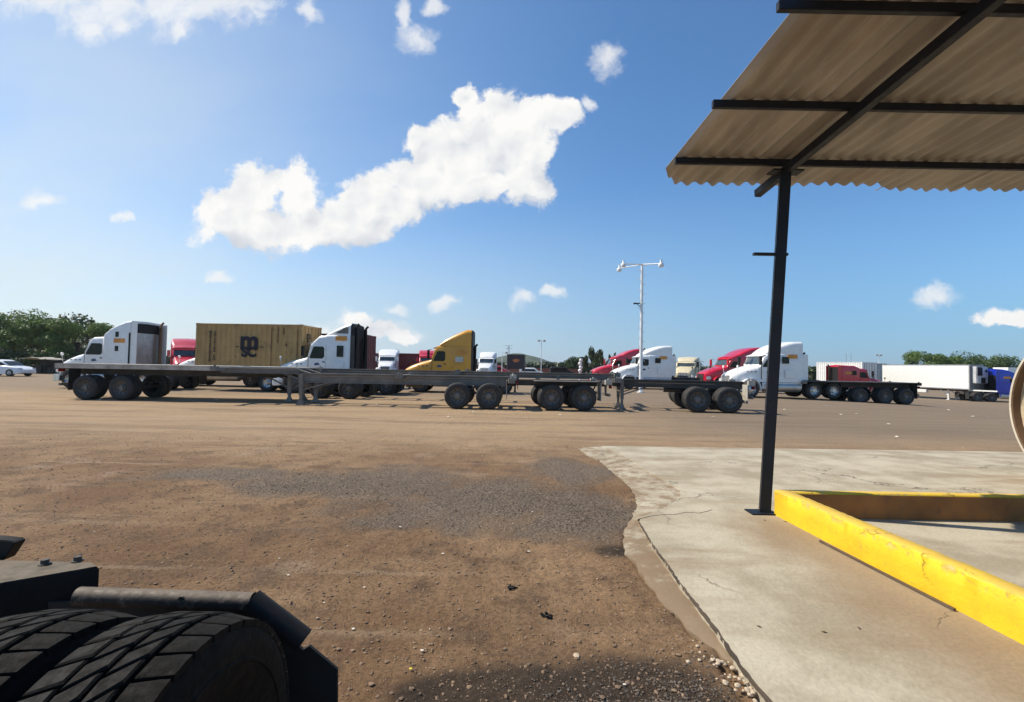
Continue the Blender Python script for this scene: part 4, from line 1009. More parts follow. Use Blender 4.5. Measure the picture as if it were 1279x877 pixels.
def container(label, paint, loc, rz, L=6.06, H=2.59, W=2.44, logo=False, name='shipping_container', ncor=20, dirty=False):
    """origin at the middle of the bottom"""
    c_ = empty(name, loc, rz, label, 'container')
    def corr(a, b_, nrm_, z0, z1, n_):
        a, b_ = Vector(a), Vector(b_); m_ = MB(); rows = []; L_ = (b_ - a).length; pts = []
        for i in range(n_):
            for q, dd_ in ((0.0, 0), (.32, 0), (.5, 1), (.82, 1)):
                p = a.lerp(b_, (i + q) / n_) - Vector(nrm_) * (.036 * dd_); pts.append(p)
        pts.append(b_)
        m_.loft([[Vector((p.x, p.y, z0)) for p in pts], [Vector((p.x, p.y, z1)) for p in pts]], caps=False, closed=False)
        return m_
    x, y = L / 2, W / 2
    fr_ = MB()
    for sx in (-1, 1):
        for sy in (-1, 1):
            fr_.box((sx * (x - .07), sy * (y - .06), H / 2), (.14, .12, H))
            for zz in (.06, H - .06): fr_.box((sx * (x - .085), sy * (y - .078), zz), (.19, .17, .125))
        fr_.box((sx * (x - .05), 0, H - .07), (.09, W - .3, .11)); fr_.box((sx * (x - .05), 0, .08), (.09, W - .3, .14))
    for sy in (-1, 1):
        fr_.box((0, sy * (y - .03), H - .045), (L - .3, .05, .07)); fr_.box((0, sy * (y - .03), .08), (L - .3, .05, .15))
    fr_.build('corner_frame', paint, c_, bevel=.006)
    for sy in (-1, 1):
        corr((-x + .13, sy * (y - .022), 0), (x - .13, sy * (y - .022), 0), (0, sy, 0), .14, H - .07, ncor).build('side_panel', paint, c_, angle=20)
    corr((-x + .03, -y + .12, 0), (-x + .03, y - .12, 0), (-1, 0, 0), .14, H - .11, 8).build('front_panel', paint, c_, angle=20)
    m_ = MB(); m_.box((0, 0, H - .03), (L - .1, W - .12, .04)); m_.build('roof', paint, c_)
    for sy in (-1, 1):
        m_ = MB(); m_.box((x - .05, sy * (W / 4 - .03), H / 2 + .02), (.05, W / 2 - .14, H - .30))
        d_ = m_.build('door', paint, c_, bevel=.01)
        m_ = MB()
        for q in (.28, .62):
            m_.cyl((x - .005, sy * q * (W / 2 - .1) + sy * .12, .12), (x - .005, sy * q * (W / 2 - .1) + sy * .12, H - .12), .018, n=8)
            m_.box((x + .005, sy * q * (W / 2 - .1) + sy * .18, 1.1), (.03, .32, .04))
        m_.build('lock_rod', FRM if paint is not CONT else paint, d_)
    if logo:
        yw = -y - .003 + .02 - .005
        yw = -y + .008
        yw = -y - .004
        ox = 0.05
        text('m', 1.42, c_, (ox, yw, 1.60), (math.pi / 2, 0, 0), bold=.055, name='logo_lettering', xs=.98)
        text('SC', .74, c_, (ox, yw, .96), (math.pi / 2, 0, 0), bold=.045, name='logo_lettering', xs=.98)
        m_ = MB(); m_.prism([(ox - .86, 1.25), (ox - .56, 1.25), (ox - .62, 1.31), (ox - .78, 1.29)], yw - .003, yw + .003); m_.prism([(ox + .86, 1.25), (ox + .56, 1.25), (ox + .62, 1.31), (ox + .78, 1.29)], yw - .003, yw + .003)
        m_.build('logo_wave', INK, c_)
        text('\n'.join('MEDITERRANEAN'), .165, c_, (-2.24, yw, 1.28), (math.pi / 2, 0, 0), bold=.006, name='side_lettering')
        text('\n'.join('SHIPPING CO'), .185, c_, (-1.98, yw, 1.32), (math.pi / 2, 0, 0), bold=.006, name='side_lettering')
        text('m', .62, c_, (x - .005 + .004, -.42, 2.0), (math.pi / 2, 0, math.pi / 2), bold=.02, name='door_lettering')
        text('SC', .32, c_, (x - .005 + .004, -.42, 1.72), (math.pi / 2, 0, math.pi / 2), bold=.01, name='door_lettering')
        rs = mat('rust', (0.10, 0.04, 0.02), .85)
        m_ = MB()
        for px_, z0_, z1_, w_ in ((1.35, .95, 2.38, .035), (1.72, 1.5, 2.42, .04), (2.05, 2.0, 2.4, .06), (2.2, 1.35, 1.5, .07), (2.86, .3, 2.3, .03), (1.35, .2, .9, .02)):
            m_.box((px_, yw + .001, (z0_ + z1_) / 2), (w_, .003, z1_ - z0_))
        m_.build('rust_streak', rs, c_)
    return c_
D_ = 27.2
xc = (XY(240, D_) + XY(376, D_)) / 2
xL, xR = XY(240, D_), XY(377, D_)
CZ = 1.25
container('tan shipping container with dark m SC lettering, beside the white stepped roof truck', CONT, ((xL + xR) / 2 + .1, D_ + 1.22, CZ), R(-3), L=xR - xL, logo=True)
loc, rz, L = ((xR + 3.2, D_ + 1.3, 0), math.pi, 10)
trailer('container trailer carrying the tan container', 'container_chassis', loc, rz + R(-3), 10, CZ, wheels=(5.3,), wmat=FRMD, flap=BLKF, rim=CHR, bol=False)
container('dark red shipping container hidden behind the tan container', DRED, (XY(395, 32), 34, 1.12), R(0))
container('dark red shipping container behind the exhaust of the stepped roof truck', DRED, (XY(440, 64), 65.5, .55), R(0))
container('dark red shipping container between the front facing white truck and the orange yellow truck', DRED, (XY(497, 62.5) + 3.0, 64, .55), R(0))
sx_, sy_ = XY(1077, 58), 58.0
hd = Vector((math.cos(hdg), math.sin(hdg))); lf = Vector((-hd.y, hd.x))
cc = Vector((sx_, sy_)) - hd * 3.03 + lf * 1.22
container('white shipping container behind the red cab on the right', WHITE2, (cc.x, cc.y, .38), hdg, L=6.06)
def block(o_, z0, z1, w_, l_):
    m_ = MB(); m_.box((0, 0, (z0 + z1) / 2 - o_.location.z), (l_, w_, z1 - z0)); return m_
for o_ in [q for q in COL.objects if q.get('category') == 'container' and q.location.z > .3 and q.location.y > 30]:
    g_ = gz(o_.location.x, o_.location.y); zt_ = o_.location.z - g_
    e_ = empty('container_trailer', (o_.location.x, o_.location.y, g_), o_.rotation_euler.z, 'low trailer under the ' + o_['label'].replace('shipping ', '').split(' behind the exhaust')[0].replace(' between the front facing white truck and the orange yellow truck', ' left of the orange yellow truck'), 'trailer')
    m_ = MB()
    for sg in (-1, 1): m_.box((0, sg * .45, zt_ - .16), (6.4, .12, .30))
    for x_ in (-2.9, 0, 2.9): m_.box((x_, 0, zt_ - .1), (.2, 2.3, .18))
    m_.build('main_frame', FRMD, e_)
    for sg in (-1, 1):
        for x_ in (-2.2, -.95): wheel(e_, x_, sg * 1.2, .51, sg, True)
        m_ = MB(); m_.box((2.3, sg * .7, zt_ / 2 - .1), (.12, .12, zt_ - .25)); m_.build('landing_leg', FRM, e_)
container('grey corrugated container standing end on beside the white refrigerated trailer', GREYC, (XY(1086, 60.5), 63, .30), R(90), L=6.06, ncor=20)
gq = empty('container_trailer', (XY(1086, 60.5), 63, gz(XY(1086, 60), 63)), R(90), 'low trailer under the grey corrugated container on the right', 'trailer')
m_ = MB(); m_.box((0, 0, 1.25), (6.4, 2.2, .22)); m_.build('main_frame', FRMD, gq)
for sg in (-1, 1):
    for x_ in (-2.2, 2.2): wheel(gq, x_, sg * 1.2, .51, sg, True)

# ------------------------------------------------------------------ refrigerated trailer
REEF = mat('reefer_white', (0.80, 0.80, 0.77), 0.45, var=0.04, dirt=0.12, dirtc=(0.45, 0.40, 0.32))
nose = Vector((XY(1211, 54), 54.0))
rf = empty('refrigerated_trailer', (nose.x, nose.y, -1.3), hdg, 'long white refrigerated trailer with a grey cooling unit on its nose', 'trailer')
Lr, Wr = 13.2, 2.5
# local frame: +X forward from the nose corner; the near side lies along y = 0 (right side towards -Y)
def ly(a): return a
m_ = MB(); m_.box((-Lr / 2, Wr / 2, 2.70), (Lr, Wr, 2.80)); m_.build('body', REEF, rf, bevel=.03)
m_ = MB()
m_.box((-Lr / 2, -.012, 1.33), (Lr, .03, .12)); m_.box((-Lr / 2, -.012, 4.06), (Lr, .03, .08)); m_.box((-Lr / 2, Wr + .012, 1.33), (Lr, .03, .12))
m_.box((-.03, -.012, 2.7), (.10, .03, 2.7)); m_.build('edge_rail', ALU, rf)
m_ = MB(); m_.box((.02, Wr / 2, 2.7), (.05, Wr - .04, 2.76)); m_.build('nose_panel', mat('nose_grey', (.22, .22, .23), .6, dirt=.3), rf)
m_ = MB(); m_.box((.28, Wr / 2, 2.95), (.50, 2.0, 1.9)); cu_ = m_.build('cooling_unit', mat('unit_white', (.55, .55, .55), .5, dirt=.3), rf, bevel=.06)
m_ = MB(); m_.box((.54, Wr / 2 - .48, 3.35), (.03, .85, .95)); m_.box((.54, Wr / 2 + .1, 2.35), (.03, .75, .62)); m_.build('unit_grille', BLK, cu_)
m_ = MB(); m_.cyl((.54, Wr / 2 + .6, 3.4), (.57, Wr / 2 + .6, 3.4), .16, n=16); m_.build('fan_cover', BLK, cu_)
m_ = MB()
for yy_ in (.7, 1.8): m_.box((-Lr / 2, yy_, 1.15), (Lr - .4, .12, .22))
m_.build('main_frame', FRMD, rf)
for d in (10.8, 12.0):
    wheel(rf, -d, 0.05, .51, -1, True); wheel(rf, -d, Wr - .05, .51, 1, True)
for yy_ in (.45, Wr - .45):
    m_ = MB(); m_.box((-2.3, yy_, .62), (.13, .13, 1.1)); m_.box((-2.3, yy_, .04), (.3, .28, .06)); m_.bar((-2.3, yy_, .5), (-3.1, yy_, 1.15), .05, .06); m_.build('landing_leg', REEF, rf)
m_ = MB(); m_.box((-5.2, .25, .92), (1.7, .45, .38)); m_.build('fuel_box', REEF, rf, bevel=.03)
m_ = MB(); m_.box((1.0, .3, 1.22), (2.6, .08, .14)); m_.build('gladhand_bar', REEF, rf)
# another white trailer far right
w2 = empty('box_trailer', (XY(1272, 80), 80, -1.3), R(0), 'white box trailer seen far behind the blue truck', 'trailer')
m_ = MB(); m_.box((2, 0, 2.9), (10, 2.5, 2.7)); m_.build('body', REEF, w2, bevel=.03)
m_ = MB(); m_.box((2, 0, 1.4), (9.6, 1.2, .25)); m_.build('main_frame', FRMD, w2)
for sg in (-1, 1):
    for x_ in (5.2, 6.4): wheel(w2, x_, sg * 1.2, .51, sg, True)
    m_ = MB(); m_.box((-1.6, sg * .6, .65), (.12, .12, 1.3)); m_.build('landing_leg', FRM, w2)

# ------------------------------------------------------------------ white car
cx_, cD = XY(-24, 43), 43.0
car = empty('parked_car', (cx_, cD, 0), 0, 'white saloon car parked at the left edge in front of the trees', 'car')
def carsec(x, hw, zb, zt, r):
    return section(x, hw, zb, zt, r, .02)
CARP = mat('car_white', (0.74, 0.76, 0.79), 0.3, coat=.7, var=.03)
m_ = MB(); m_.loft([carsec(x, hw, zb, z, .16) for x, hw, zb, z in ((0, .70, .35, .85), (.08, .80, .26, .95), (.5, .87, .22, 1.02), (1.4, .88, .20, .98), (3.0, .88, .20, .95), (3.7, .87, .22, .88), (4.2, .80, .26, .72), (4.38, .66, .34, .60))]); m_.build('body', CARP, car)
m_ = MB(); m_.loft([carsec(x, hw, .85, z, .14) for x, hw, z in ((.35, .66, .98), (1.0, .70, 1.38), (1.5, .72, 1.47), (2.2, .72, 1.46), (2.7, .70, 1.30), (3.35, .68, .93))]); m_.build('cabin', CARP, car)
for sg in (-1, 1):
    m_ = MB(); m_.prism([(.75, 1.0), (1.08, 1.30), (1.55, 1.38), (1.62, 1.38), (1.62, 1.0)], sg * .715, sg * .735); m_.build('side_window', GLASS, car)
    m_ = MB(); m_.prism([(1.70, 1.0), (1.70, 1.38), (2.15, 1.37), (2.62, 1.22), (2.95, .99)], sg * .715, sg * .735); m_.build('side_window', GLASS, car)
    for x_ in (.82, 3.52): wheel(car, x_, sg * .90, .33, sg, False, r=.33, rimm=ALU)
    m_ = MB(); m_.box((4.15, sg * .62, .72), (.3, .28, .10), rz=-sg * .4); m_.build('headlight', HEADL, car, bevel=.03)
    m_ = MB(); m_.box((.06, sg * .64, .86), (.12, .26, .12)); m_.build('tail_lamp', LAMP, car, bevel=.03)
m_ = MB(); m_.loft([[(2.66, -.60, 1.335), (2.66, .60, 1.335), (3.25, .64, 1.0), (3.25, -.64, 1.0)], [(2.69, -.60, 1.355), (2.69, .60, 1.355), (3.28, .64, 1.02), (3.28, -.64, 1.02)]]); m_.build('windshield', GLASS, car)

# tarp-roofed stall behind the car
kx = XY(55, 52)
st = empty('tarp_stall', (kx, 52, 0), 0, 'dark roadside stall with a pale sagging tarp roof by the trees', 'stall')
TARP = mat('pale_tarp', (.35, .32, .27), .8, dirt=.4)
m_ = MB(); rows = []
for j in range(7):
    rows.append([Vector((-1.4 + 2.8 * i / 10, -1.3 + 2.6 * j / 6, 1.75 - .22 * abs(i / 10 - .45) * 2 + .05 * math.sin(i * 2.1 + j))) for i in range(11)])
m_.loft(rows, caps=False, closed=False); tp = m_.build('tarp', TARP, st); s_m = tp.modifiers.new('t', 'SOLIDIFY'); s_m.thickness = .03
for x_ in (-1.3, 1.3):
    for y_ in (-1.2, 1.2):
        m_ = MB(); m_.cyl((x_, y_, 0), (x_, y_, 1.6), .05, n=8); m_.build('pole', BLK, st)
m_ = MB(); m_.box((0, .9, .75), (2.5, .1, 1.5)); m_.box((-.5, .1, .45), (1.2, .9, .9)); m_.box((.75, .3, .35), (.7, .8, .7)); m_.build('counter', mat('stall_dark', (.03, .028, .025), .8), st, bevel=.02)

# ------------------------------------------------------------------ lamp mast
mD = 34.0; mx = XY(800.5, mD); mtop = P(802, 330, mD)
ms = empty('lamp_mast', (mx, mD, 0), 0, 'tall white lamp mast with four lamps on crossed arms', 'lamp mast')
hM = mtop.z
m_ = MB(); m_.cyl((0, 0, 0), (0.02, 0, hM), .13, .085, 14); m_.cyl((0, 0, 0), (0, 0, .06), .25, n=14); m_.build('mast', GALV, ms)
m_ = MB()
for i in range(22): m_.cyl((0, 0, 1.9 + i * .34), ((.27 if i % 2 else -.27), 0, 1.9 + i * .34), .022, n=6)
m_.build('climbing_peg', GALV, ms)
LENS = mat('lamp_glass', (.55, .55, .52), .2)
for (ax, ay) in ((1.75, 1.1), (-1.55, -1.0), (-1.25, 1.6), (.95, -1.3)):
    m_ = MB(); ez = hM + (.30 if ax > 1.5 else .0 if ay > 0 else -.22)
    m_.cyl((0, 0, hM - .02), (ax, ay, ez), .04 if abs(ax) > 1.4 else .028, n=8); ar = m_.build('arm', GALV, ms)
    m_ = MB(); m_.lathe([(0.0, .34), (.06, .33), (.07, .12), (.16, .05), (.19, -.06), (.15, -.16), (0, -.18)], 14, (ax, ay, ez - .06), 'Z'); m_.build('lamp_head', GALV, ar, angle=50)
zb_ = P(802, 380, mD).z
m_ = MB(); m_.box((-.28, 0, zb_ + .05), (.34, .28, .05)); m_.bar((-.05, 0, zb_ - .22), (-.35, 0, zb_ + .03), .04, .04); m_.box((-.48, 0, zb_ + .04), (.16, .16, .1)); m_.build('camera_bracket', BLK, ms)

def pole(label, px, D, top_px, arms, r=.07, mt=GALV, name='lamp_post', lattice=False):
    x = XY(px, D); z0 = gz(x, D); h = P(px, top_px, D).z - z0
    e_ = empty(name, (x, D, z0), 0, label, 'lamp post' if not lattice else 'pylon')
    m_ = MB()
    if not lattice: m_.cyl((0, 0, 0), (0, 0, h), r, r * .7, 8)
    else:
        w_ = .42
        for a, b_ in ((-1, -1), (1, -1), (1, 1), (-1, 1)): m_.cyl((a * w_, b_ * w_, 0), (a * w_ * .4, b_ * w_ * .4, h), .05, n=5)
        for i in range(9):
            z1_, z2_ = h * i / 9, h * (i + 1) / 9; f1 = w_ * (1 - .6 * i / 9); f2 = w_ * (1 - .6 * (i + 1) / 9); sg = 1 if i % 2 else -1
            for yy_ in (-1, 1): m_.cyl((sg * f1, yy_ * f1, z1_), (-sg * f2, yy_ * f2, z2_), .035, n=5); m_.cyl((yy_ * f1, sg * f1, z1_), (yy_ * f2, -sg * f2, z2_), .035, n=5)
        m_.box((0, 0, h), (2.6, .1, .08)); m_.box((0, 0, h - .8), (2.0, .1, .08))
    m_.build('pole' if not lattice else 'lattice_tower', mt, e_)
    for (ax, dz) in arms:
        m_ = MB(); m_.cyl((0, 0, h - .05), (ax, 0, h + dz), .035, n=6); a_ = m_.build('arm', mt, e_)
        m_ = MB(); m_.lathe([(0, .18), (.1, .12), (.22, -.02), (.2, -.14), (0, -.16)], 10, (ax, 0, h + dz - .08), 'Z'); m_.build('lamp_head', FRM, a_)
pole('white double headed lamp post in front of the hill', 676, 78, 425, ((-.45, .0), (.45, .0)))
pole('small single arm lamp post left of the dark display board', 627, 82, 440, ((.7, .0),))
pole('slim grey lattice pylon behind the dark display board', 635, 150, 432, (), mt=FRM, name='lattice_pylon', lattice=True)
pole('small lamp post above the white refrigerated trailer', 1098, 95, 443, ((-.4, .0), (.4, .0)))
pole('thin antenna pole above the red cab on the right', 1063, 80, 441, (), r=.03, mt=FRM, name='antenna_pole')
pole('thin antenna pole with a small box above the white container', 1057, 80, 441.5, (), r=.03, mt=FRM, name='antenna_pole')
# dark display board with an orange emblem
D_ = 74.0; x0, x1 = XY(633.5, D_), XY(655.5, D_); zt = P(644, 443, D_).z; zb = P(644, 461, D_).z
bd = empty('display_board', ((x0 + x1) / 2, D_, 0), 0, 'dark display board with an orange emblem in front of the hill', 'board')
W_ = x1 - x0
m_ = MB(); m_.box((0, 0, (zt + zb) / 2), (W_, .2, zt - zb)); pn = m_.build('panel', mat('board_dark', (.035, .018, .028), .35), bd)
m_ = MB()
for sg in (-1, 1): m_.box((sg * W_ / 2, -.02, zt / 2), (.12, .26, zt))
m_.box((0, -.02, zt), (W_ + .12, .26, .10)); m_.build('board_frame', FRM, bd)
m_ = MB(); n = 14
poly = [(math.cos(i * 6.283 / n) * (.52 + .18 * math.sin(i * 2.3)), zt - .92 + math.sin(i * 6.283 / n) * (.26 + .07 * math.cos(i * 3.1))) for i in range(n)]
m_.prism(poly, -.115, -.103); m_.build('emblem', mat('emblem_orange', (.62, .18, .06), .5), pn)
# white stacked finial post
D_ = 50.0; fx = XY(725, D_)
fp = empty('white_stack_post', (fx, D_, 0), 0, 'white post of stacked rounded segments in front of the bushy tree', 'post')
zt = P(725, 448, D_).z
m_ = MB(); m_.cyl((0, 0, 0), (0, 0, zt - 1.45), .16, n=10); m_.build('post', WHITE, fp)
m_ = MB()
for i in range(4):
    zc_ = zt - 1.25 + i * .36; m_.lathe([(0, -.18), (.12, -.17), (.21 - .01 * i, -.05), (.21 - .01 * i, .06), (.12, .17), (0, .18)], 14, ((.04 if i % 2 else -.03), 0, zc_), 'Z')
m_.build('segments', WHITE, fp, angle=50)
# low brick wall in the distance
BRICK = mat('brick_wall_far', (.26, .10, .065), .9, var=.3, scale=6)
D_ = 96.0
bw = MB(); x0, x1 = XY(560, D_), XY(722, D_); bw.span((x0, D_, 0), (x1, D_ + .3, 1.25)); bw.span((x0, D_ - .04, 1.25), (x1, D_ + .34, 1.35))
for i in range(9): bw.span((x0 + (x1 - x0) * i / 8 - .15, D_ - .06, 0), (x0 + (x1 - x0) * i / 8 + .15, D_ - .002, 1.25))
tag(bw.build('brick_wall', BRICK), 'low red brick wall far behind the trailers', 'wall')
# far small parked vehicles and clutter between the rows
def small_van(label, px, D, paint, h=2.0, L=4.2):
    x = XY(px, D); e_ = empty('parked_van', (x, D, gz(x, D)), 0, label, 'van')
    m_ = MB(); m_.loft([section(q, hw, .35, z, .15, .03) for q, hw, z in ((-L / 2, .8, h - .15), (-L / 2 + .2, .88, h), (L * .12, .88, h), (L * .3, .85, h * .62), (L * .47, .8, h * .5), (L / 2, .7, h * .42))]); m_.build('body', paint, e_)
    for sg in (-1, 1):
        m_ = MB(); m_.prism([(-L * .4, h * .62), (-L * .4, h * .86), (L * .08, h * .86), (L * .2, h * .62)], sg * .87, sg * .895); m_.build('side_window', GLASS, e_)
        for q in (-L * .32, L * .3): wheel(e_, q, sg * .86, .34, sg, r=.34)
small_van('small white van far off right of the dark display board', 664, 84, WHITE, h=1.45)
small_van('small red van far off left of the dark display board', 622, 86, RED, h=1.7)
small_van('small dark vehicle far off left of the bushy tree', 702, 84, BLK, h=1.7)

# ------------------------------------------------------------------ foreground vehicle end (wheels, mudguard tube, frame)
fg = empty('truck_rear_end', (-1.0, 1.2, 0), 0, 'dark rear end of a truck with big dual tyres at the lower left corner', 'truck')
FO = Vector((-1.0, 1.2, 0))
def f_(p): return Vector(p) - FO
def big_wheel(xo, yc, r, wdt, seed):
    """outer side at X = xo facing +X, extends to -X"""
    rg = random.Random(seed)
    zc_ = r; m_ = MB()
    pr = [(.56 * r, -.02), (.70 * r, .012), (.86 * r, .012), (.925 * r, .0), (.945 * r, -.012), (.95 * r, -.03), (.95 * r, -wdt + .03), (.945 * r, -wdt + .012), (.925 * r, -wdt), (.86 * r, -wdt - .012), (.70 * r, -wdt - .012), (.56 * r, -wdt + .02)]
    # rings on the sidewall
    pr = pr[:2] + [(.76 * r, .014), (.765 * r, .018), (.78 * r, .018), (.785 * r, .014)] + pr[2:]
    m_.lathe([(a, h) for a, h in pr], 96, tuple(f_((xo, yc, zc_))), 'X', closed=True)
    N = 42
    cols = [(-.0, .072, .30, 1.0), (.082, .138, .75, .9), (.147, .203, .75, .9), (.213, wdt, .30, 1.0)]
    for ci, (a, b_, skew, _) in enumerate(cols):
        for i in range(N):
            t0 = 2 * math.pi * (i + .5 * (ci % 2)) / N; dt = 2 * math.pi / N * .84
            sk = skew * 2 * math.pi / N * 1.0
            rows = []
            base, tp = .93 * r, r * (1.0 if ci not in (0, 3) else .992)
            for (rr, ins) in ((base, 0), (tp - .004, .0), (tp, .005)):
                ring = []
                for (xx, tt, dx, dt_) in ((a, 0, 1, 1), (a, .5, 1, 0), (a, 1, 1, -1), (b_, 1, -1, -1), (b_, .5, -1, 0), (b_, 0, -1, 1)):
                    if ci == 0 and xx == a: xx = a + (.0 if rr < tp else .012); rad = rr - (.010 if rr >= tp - .005 else 0)
                    elif ci == 3 and xx == b_: rad = rr - (.010 if rr >= tp - .005 else 0)
                    else: rad = rr
                    frac = 0 if xx < (a + b_) / 2 else 1
                    zig = .10 * dt * (1 if tt == .5 else 0) * (1 if frac else -1)
                    th = t0 + dt * tt + sk * frac + dt_ * ins / r
                    X_ = xo - xx - dx * ins
                    ring.append(f_((X_, yc + rad * math.cos(th), zc_ + rad * math.sin(th))))
                rows.append(ring)
            m_.loft(rows)
    return m_
WT = .285
w1 = empty('w', (0, 0, 0)); bpy.data.objects.remove(w1)
for (xo, sd) in ((-.745, 1), (-1.10, 2)):
    m_ = MB(); m_.lathe([(.30, -.03), (.285, -.05), (.26, -.15), (.2, -.17), (.14, -.17), (.13, -.08), (0, -.07)], 48, tuple(f_((xo, 1.2, .515))), 'X'); wo = m_.build('wheel', RIM, fg)
    big_wheel(xo, 1.2, .511, WT, sd).build('tyre', RUBF, wo, angle=30)
# mudguard support tube
TUBE = mat('dusty_tube', (0.030, 0.024, 0.020), .65, 0, spec=.3, top=(0.15, 0.118, 0.09), var=.25, dirt=.35, dirtc=(.22, .17, .12), scale=8, bump=.3, bscale=50)
TD = 1.80
t0 = P(98, 745, TD); t1 = P(316, 752, TD); t2 = P(380, 800, TD)
m_ = MB(); m_.cyl(f_(t0), f_(t1), .033, n=20); m_.build('support_tube', TUBE, fg, angle=50)
m_ = MB(); m_.cyl(f_(t1 + Vector((-.006, 0, .006))), f_(t2), .040, n=20); m_.build('tube_end', BLK, fg, angle=50)
m_ = MB()
def quad_slab(pts, D, th):
    ps = [f_(P(px, py, D)) for px, py in pts]; n_ = len(ps)
    mm = MB(); mm.add(ps + [p + Vector((0, th, 0)) for p in ps], [(i, (i + 1) % n_, n_ + (i + 1) % n_, n_ + i) for i in range(n_)] + [tuple(range(n_ - 1, -1, -1)), tuple(range(n_, 2 * n_))]); return mm
quad_slab([(60, 752), (318, 757), (378, 812), (386, 807), (421, 836), (421, 1060), (60, 1060)], TD + .045, .012).build('mud_flap', mat('guard_black', (.012, .011, .010), .7), fg)
m_ = MB(); pbo = P(226, 749, TD - .03); m_.cyl(f_(pbo), f_(pbo + Vector((0, .03, 0))), .011, n=10); pbo = P(186, 749, TD - .03); m_.build('clamp_bolt', TUBE, fg)
# frame beam with bolts
BZ = 0.875
def at_z(px, py, z): return GP(px, py, z)
FP = [at_z(-60, 698, BZ), at_z(118, 702, BZ), at_z(124, 707, BZ), at_z(108, 710, BZ), at_z(0, 729, BZ), at_z(-80, 746, BZ)]
top_ = [f_(p) for p in FP]; n = len(top_)
def inset(pts, d):
    c_ = sum(pts, Vector()) / len(pts); return [p + (c_ - p).normalized() * d for p in pts]
m_ = MB(); m_.loft([[p + Vector((0, 0, -.30)) for p in top_], [p + Vector((0, 0, -.012)) for p in top_], [p for p in inset(top_, .010)]])
BEAMM = mat('beam_paint', (0.012, 0.010, 0.009), .7, 0, spec=.2, top=(0.15, 0.122, 0.09), var=.2, scale=6, bump=.25, bscale=40)
m_.build('frame_beam', BEAMM, fg, angle=50)
for (px, py) in ((56, 705), (97, 701)):
    p = at_z(px, py, BZ); m_ = MB(); m_.cyl(f_(p), f_(p + Vector((0, 0, .004))), .021, n=16); m_.cyl(f_(p + Vector((0, 0, .004))), f_(p + Vector((0, 0, .020))), .014, n=6); m_.build('bolt', FRMD, fg, angle=20)
quad_slab([(-30, 672), (14, 676), (18, 679), (4, 700), (-30, 704)], 2.02, .05).build('bracket', BLK, fg, bevel=.003)

# ------------------------------------------------------------------ trees
def leaf_mat(name, c1, c2, trans=.25):
    mt = bpy.data.materials.new(name); mt.use_nodes = True; t = NT(mt.node_tree); b = t.n['Principled BSDF']
    oi = t.new('ShaderNodeAttribute'); oi.attribute_name = 'shade'
    geo_ = t.new('ShaderNodeNewGeometry')
    c = t.mix(geo_.outputs['Random Per Island'], c1, c2)
    t.put(b.inputs['Base Color'], c); b.inputs['Roughness'].default_value = .55
    tr = t.new('ShaderNodeBsdfTranslucent'); t.put(tr.inputs[0], c)
    mx = t.new('ShaderNodeMixShader'); mx.inputs[0].default_value = trans
    t.l.new(b.outputs[0], mx.inputs[1]); t.l.new(tr.outputs[0], mx.inputs[2]); t.l.new(mx.outputs[0], t.n['Material Output'].inputs[0]); return mt
LF1 = leaf_mat('leaf_green', (.075, .140, .028), (.150, .220, .050))
LF2 = leaf_mat('leaf_dark', (.022, .048, .015), (.062, .100, .030))
LF4 = leaf_mat('leaf_mid', (.040, .085, .022), (.085, .135, .036))
LF3 = leaf_mat('leaf_olive', (.035, .055, .020), (.095, .120, .045))
BARK = mat('bark', (.10, .075, .055), .9, bump=.4, bscale=12)
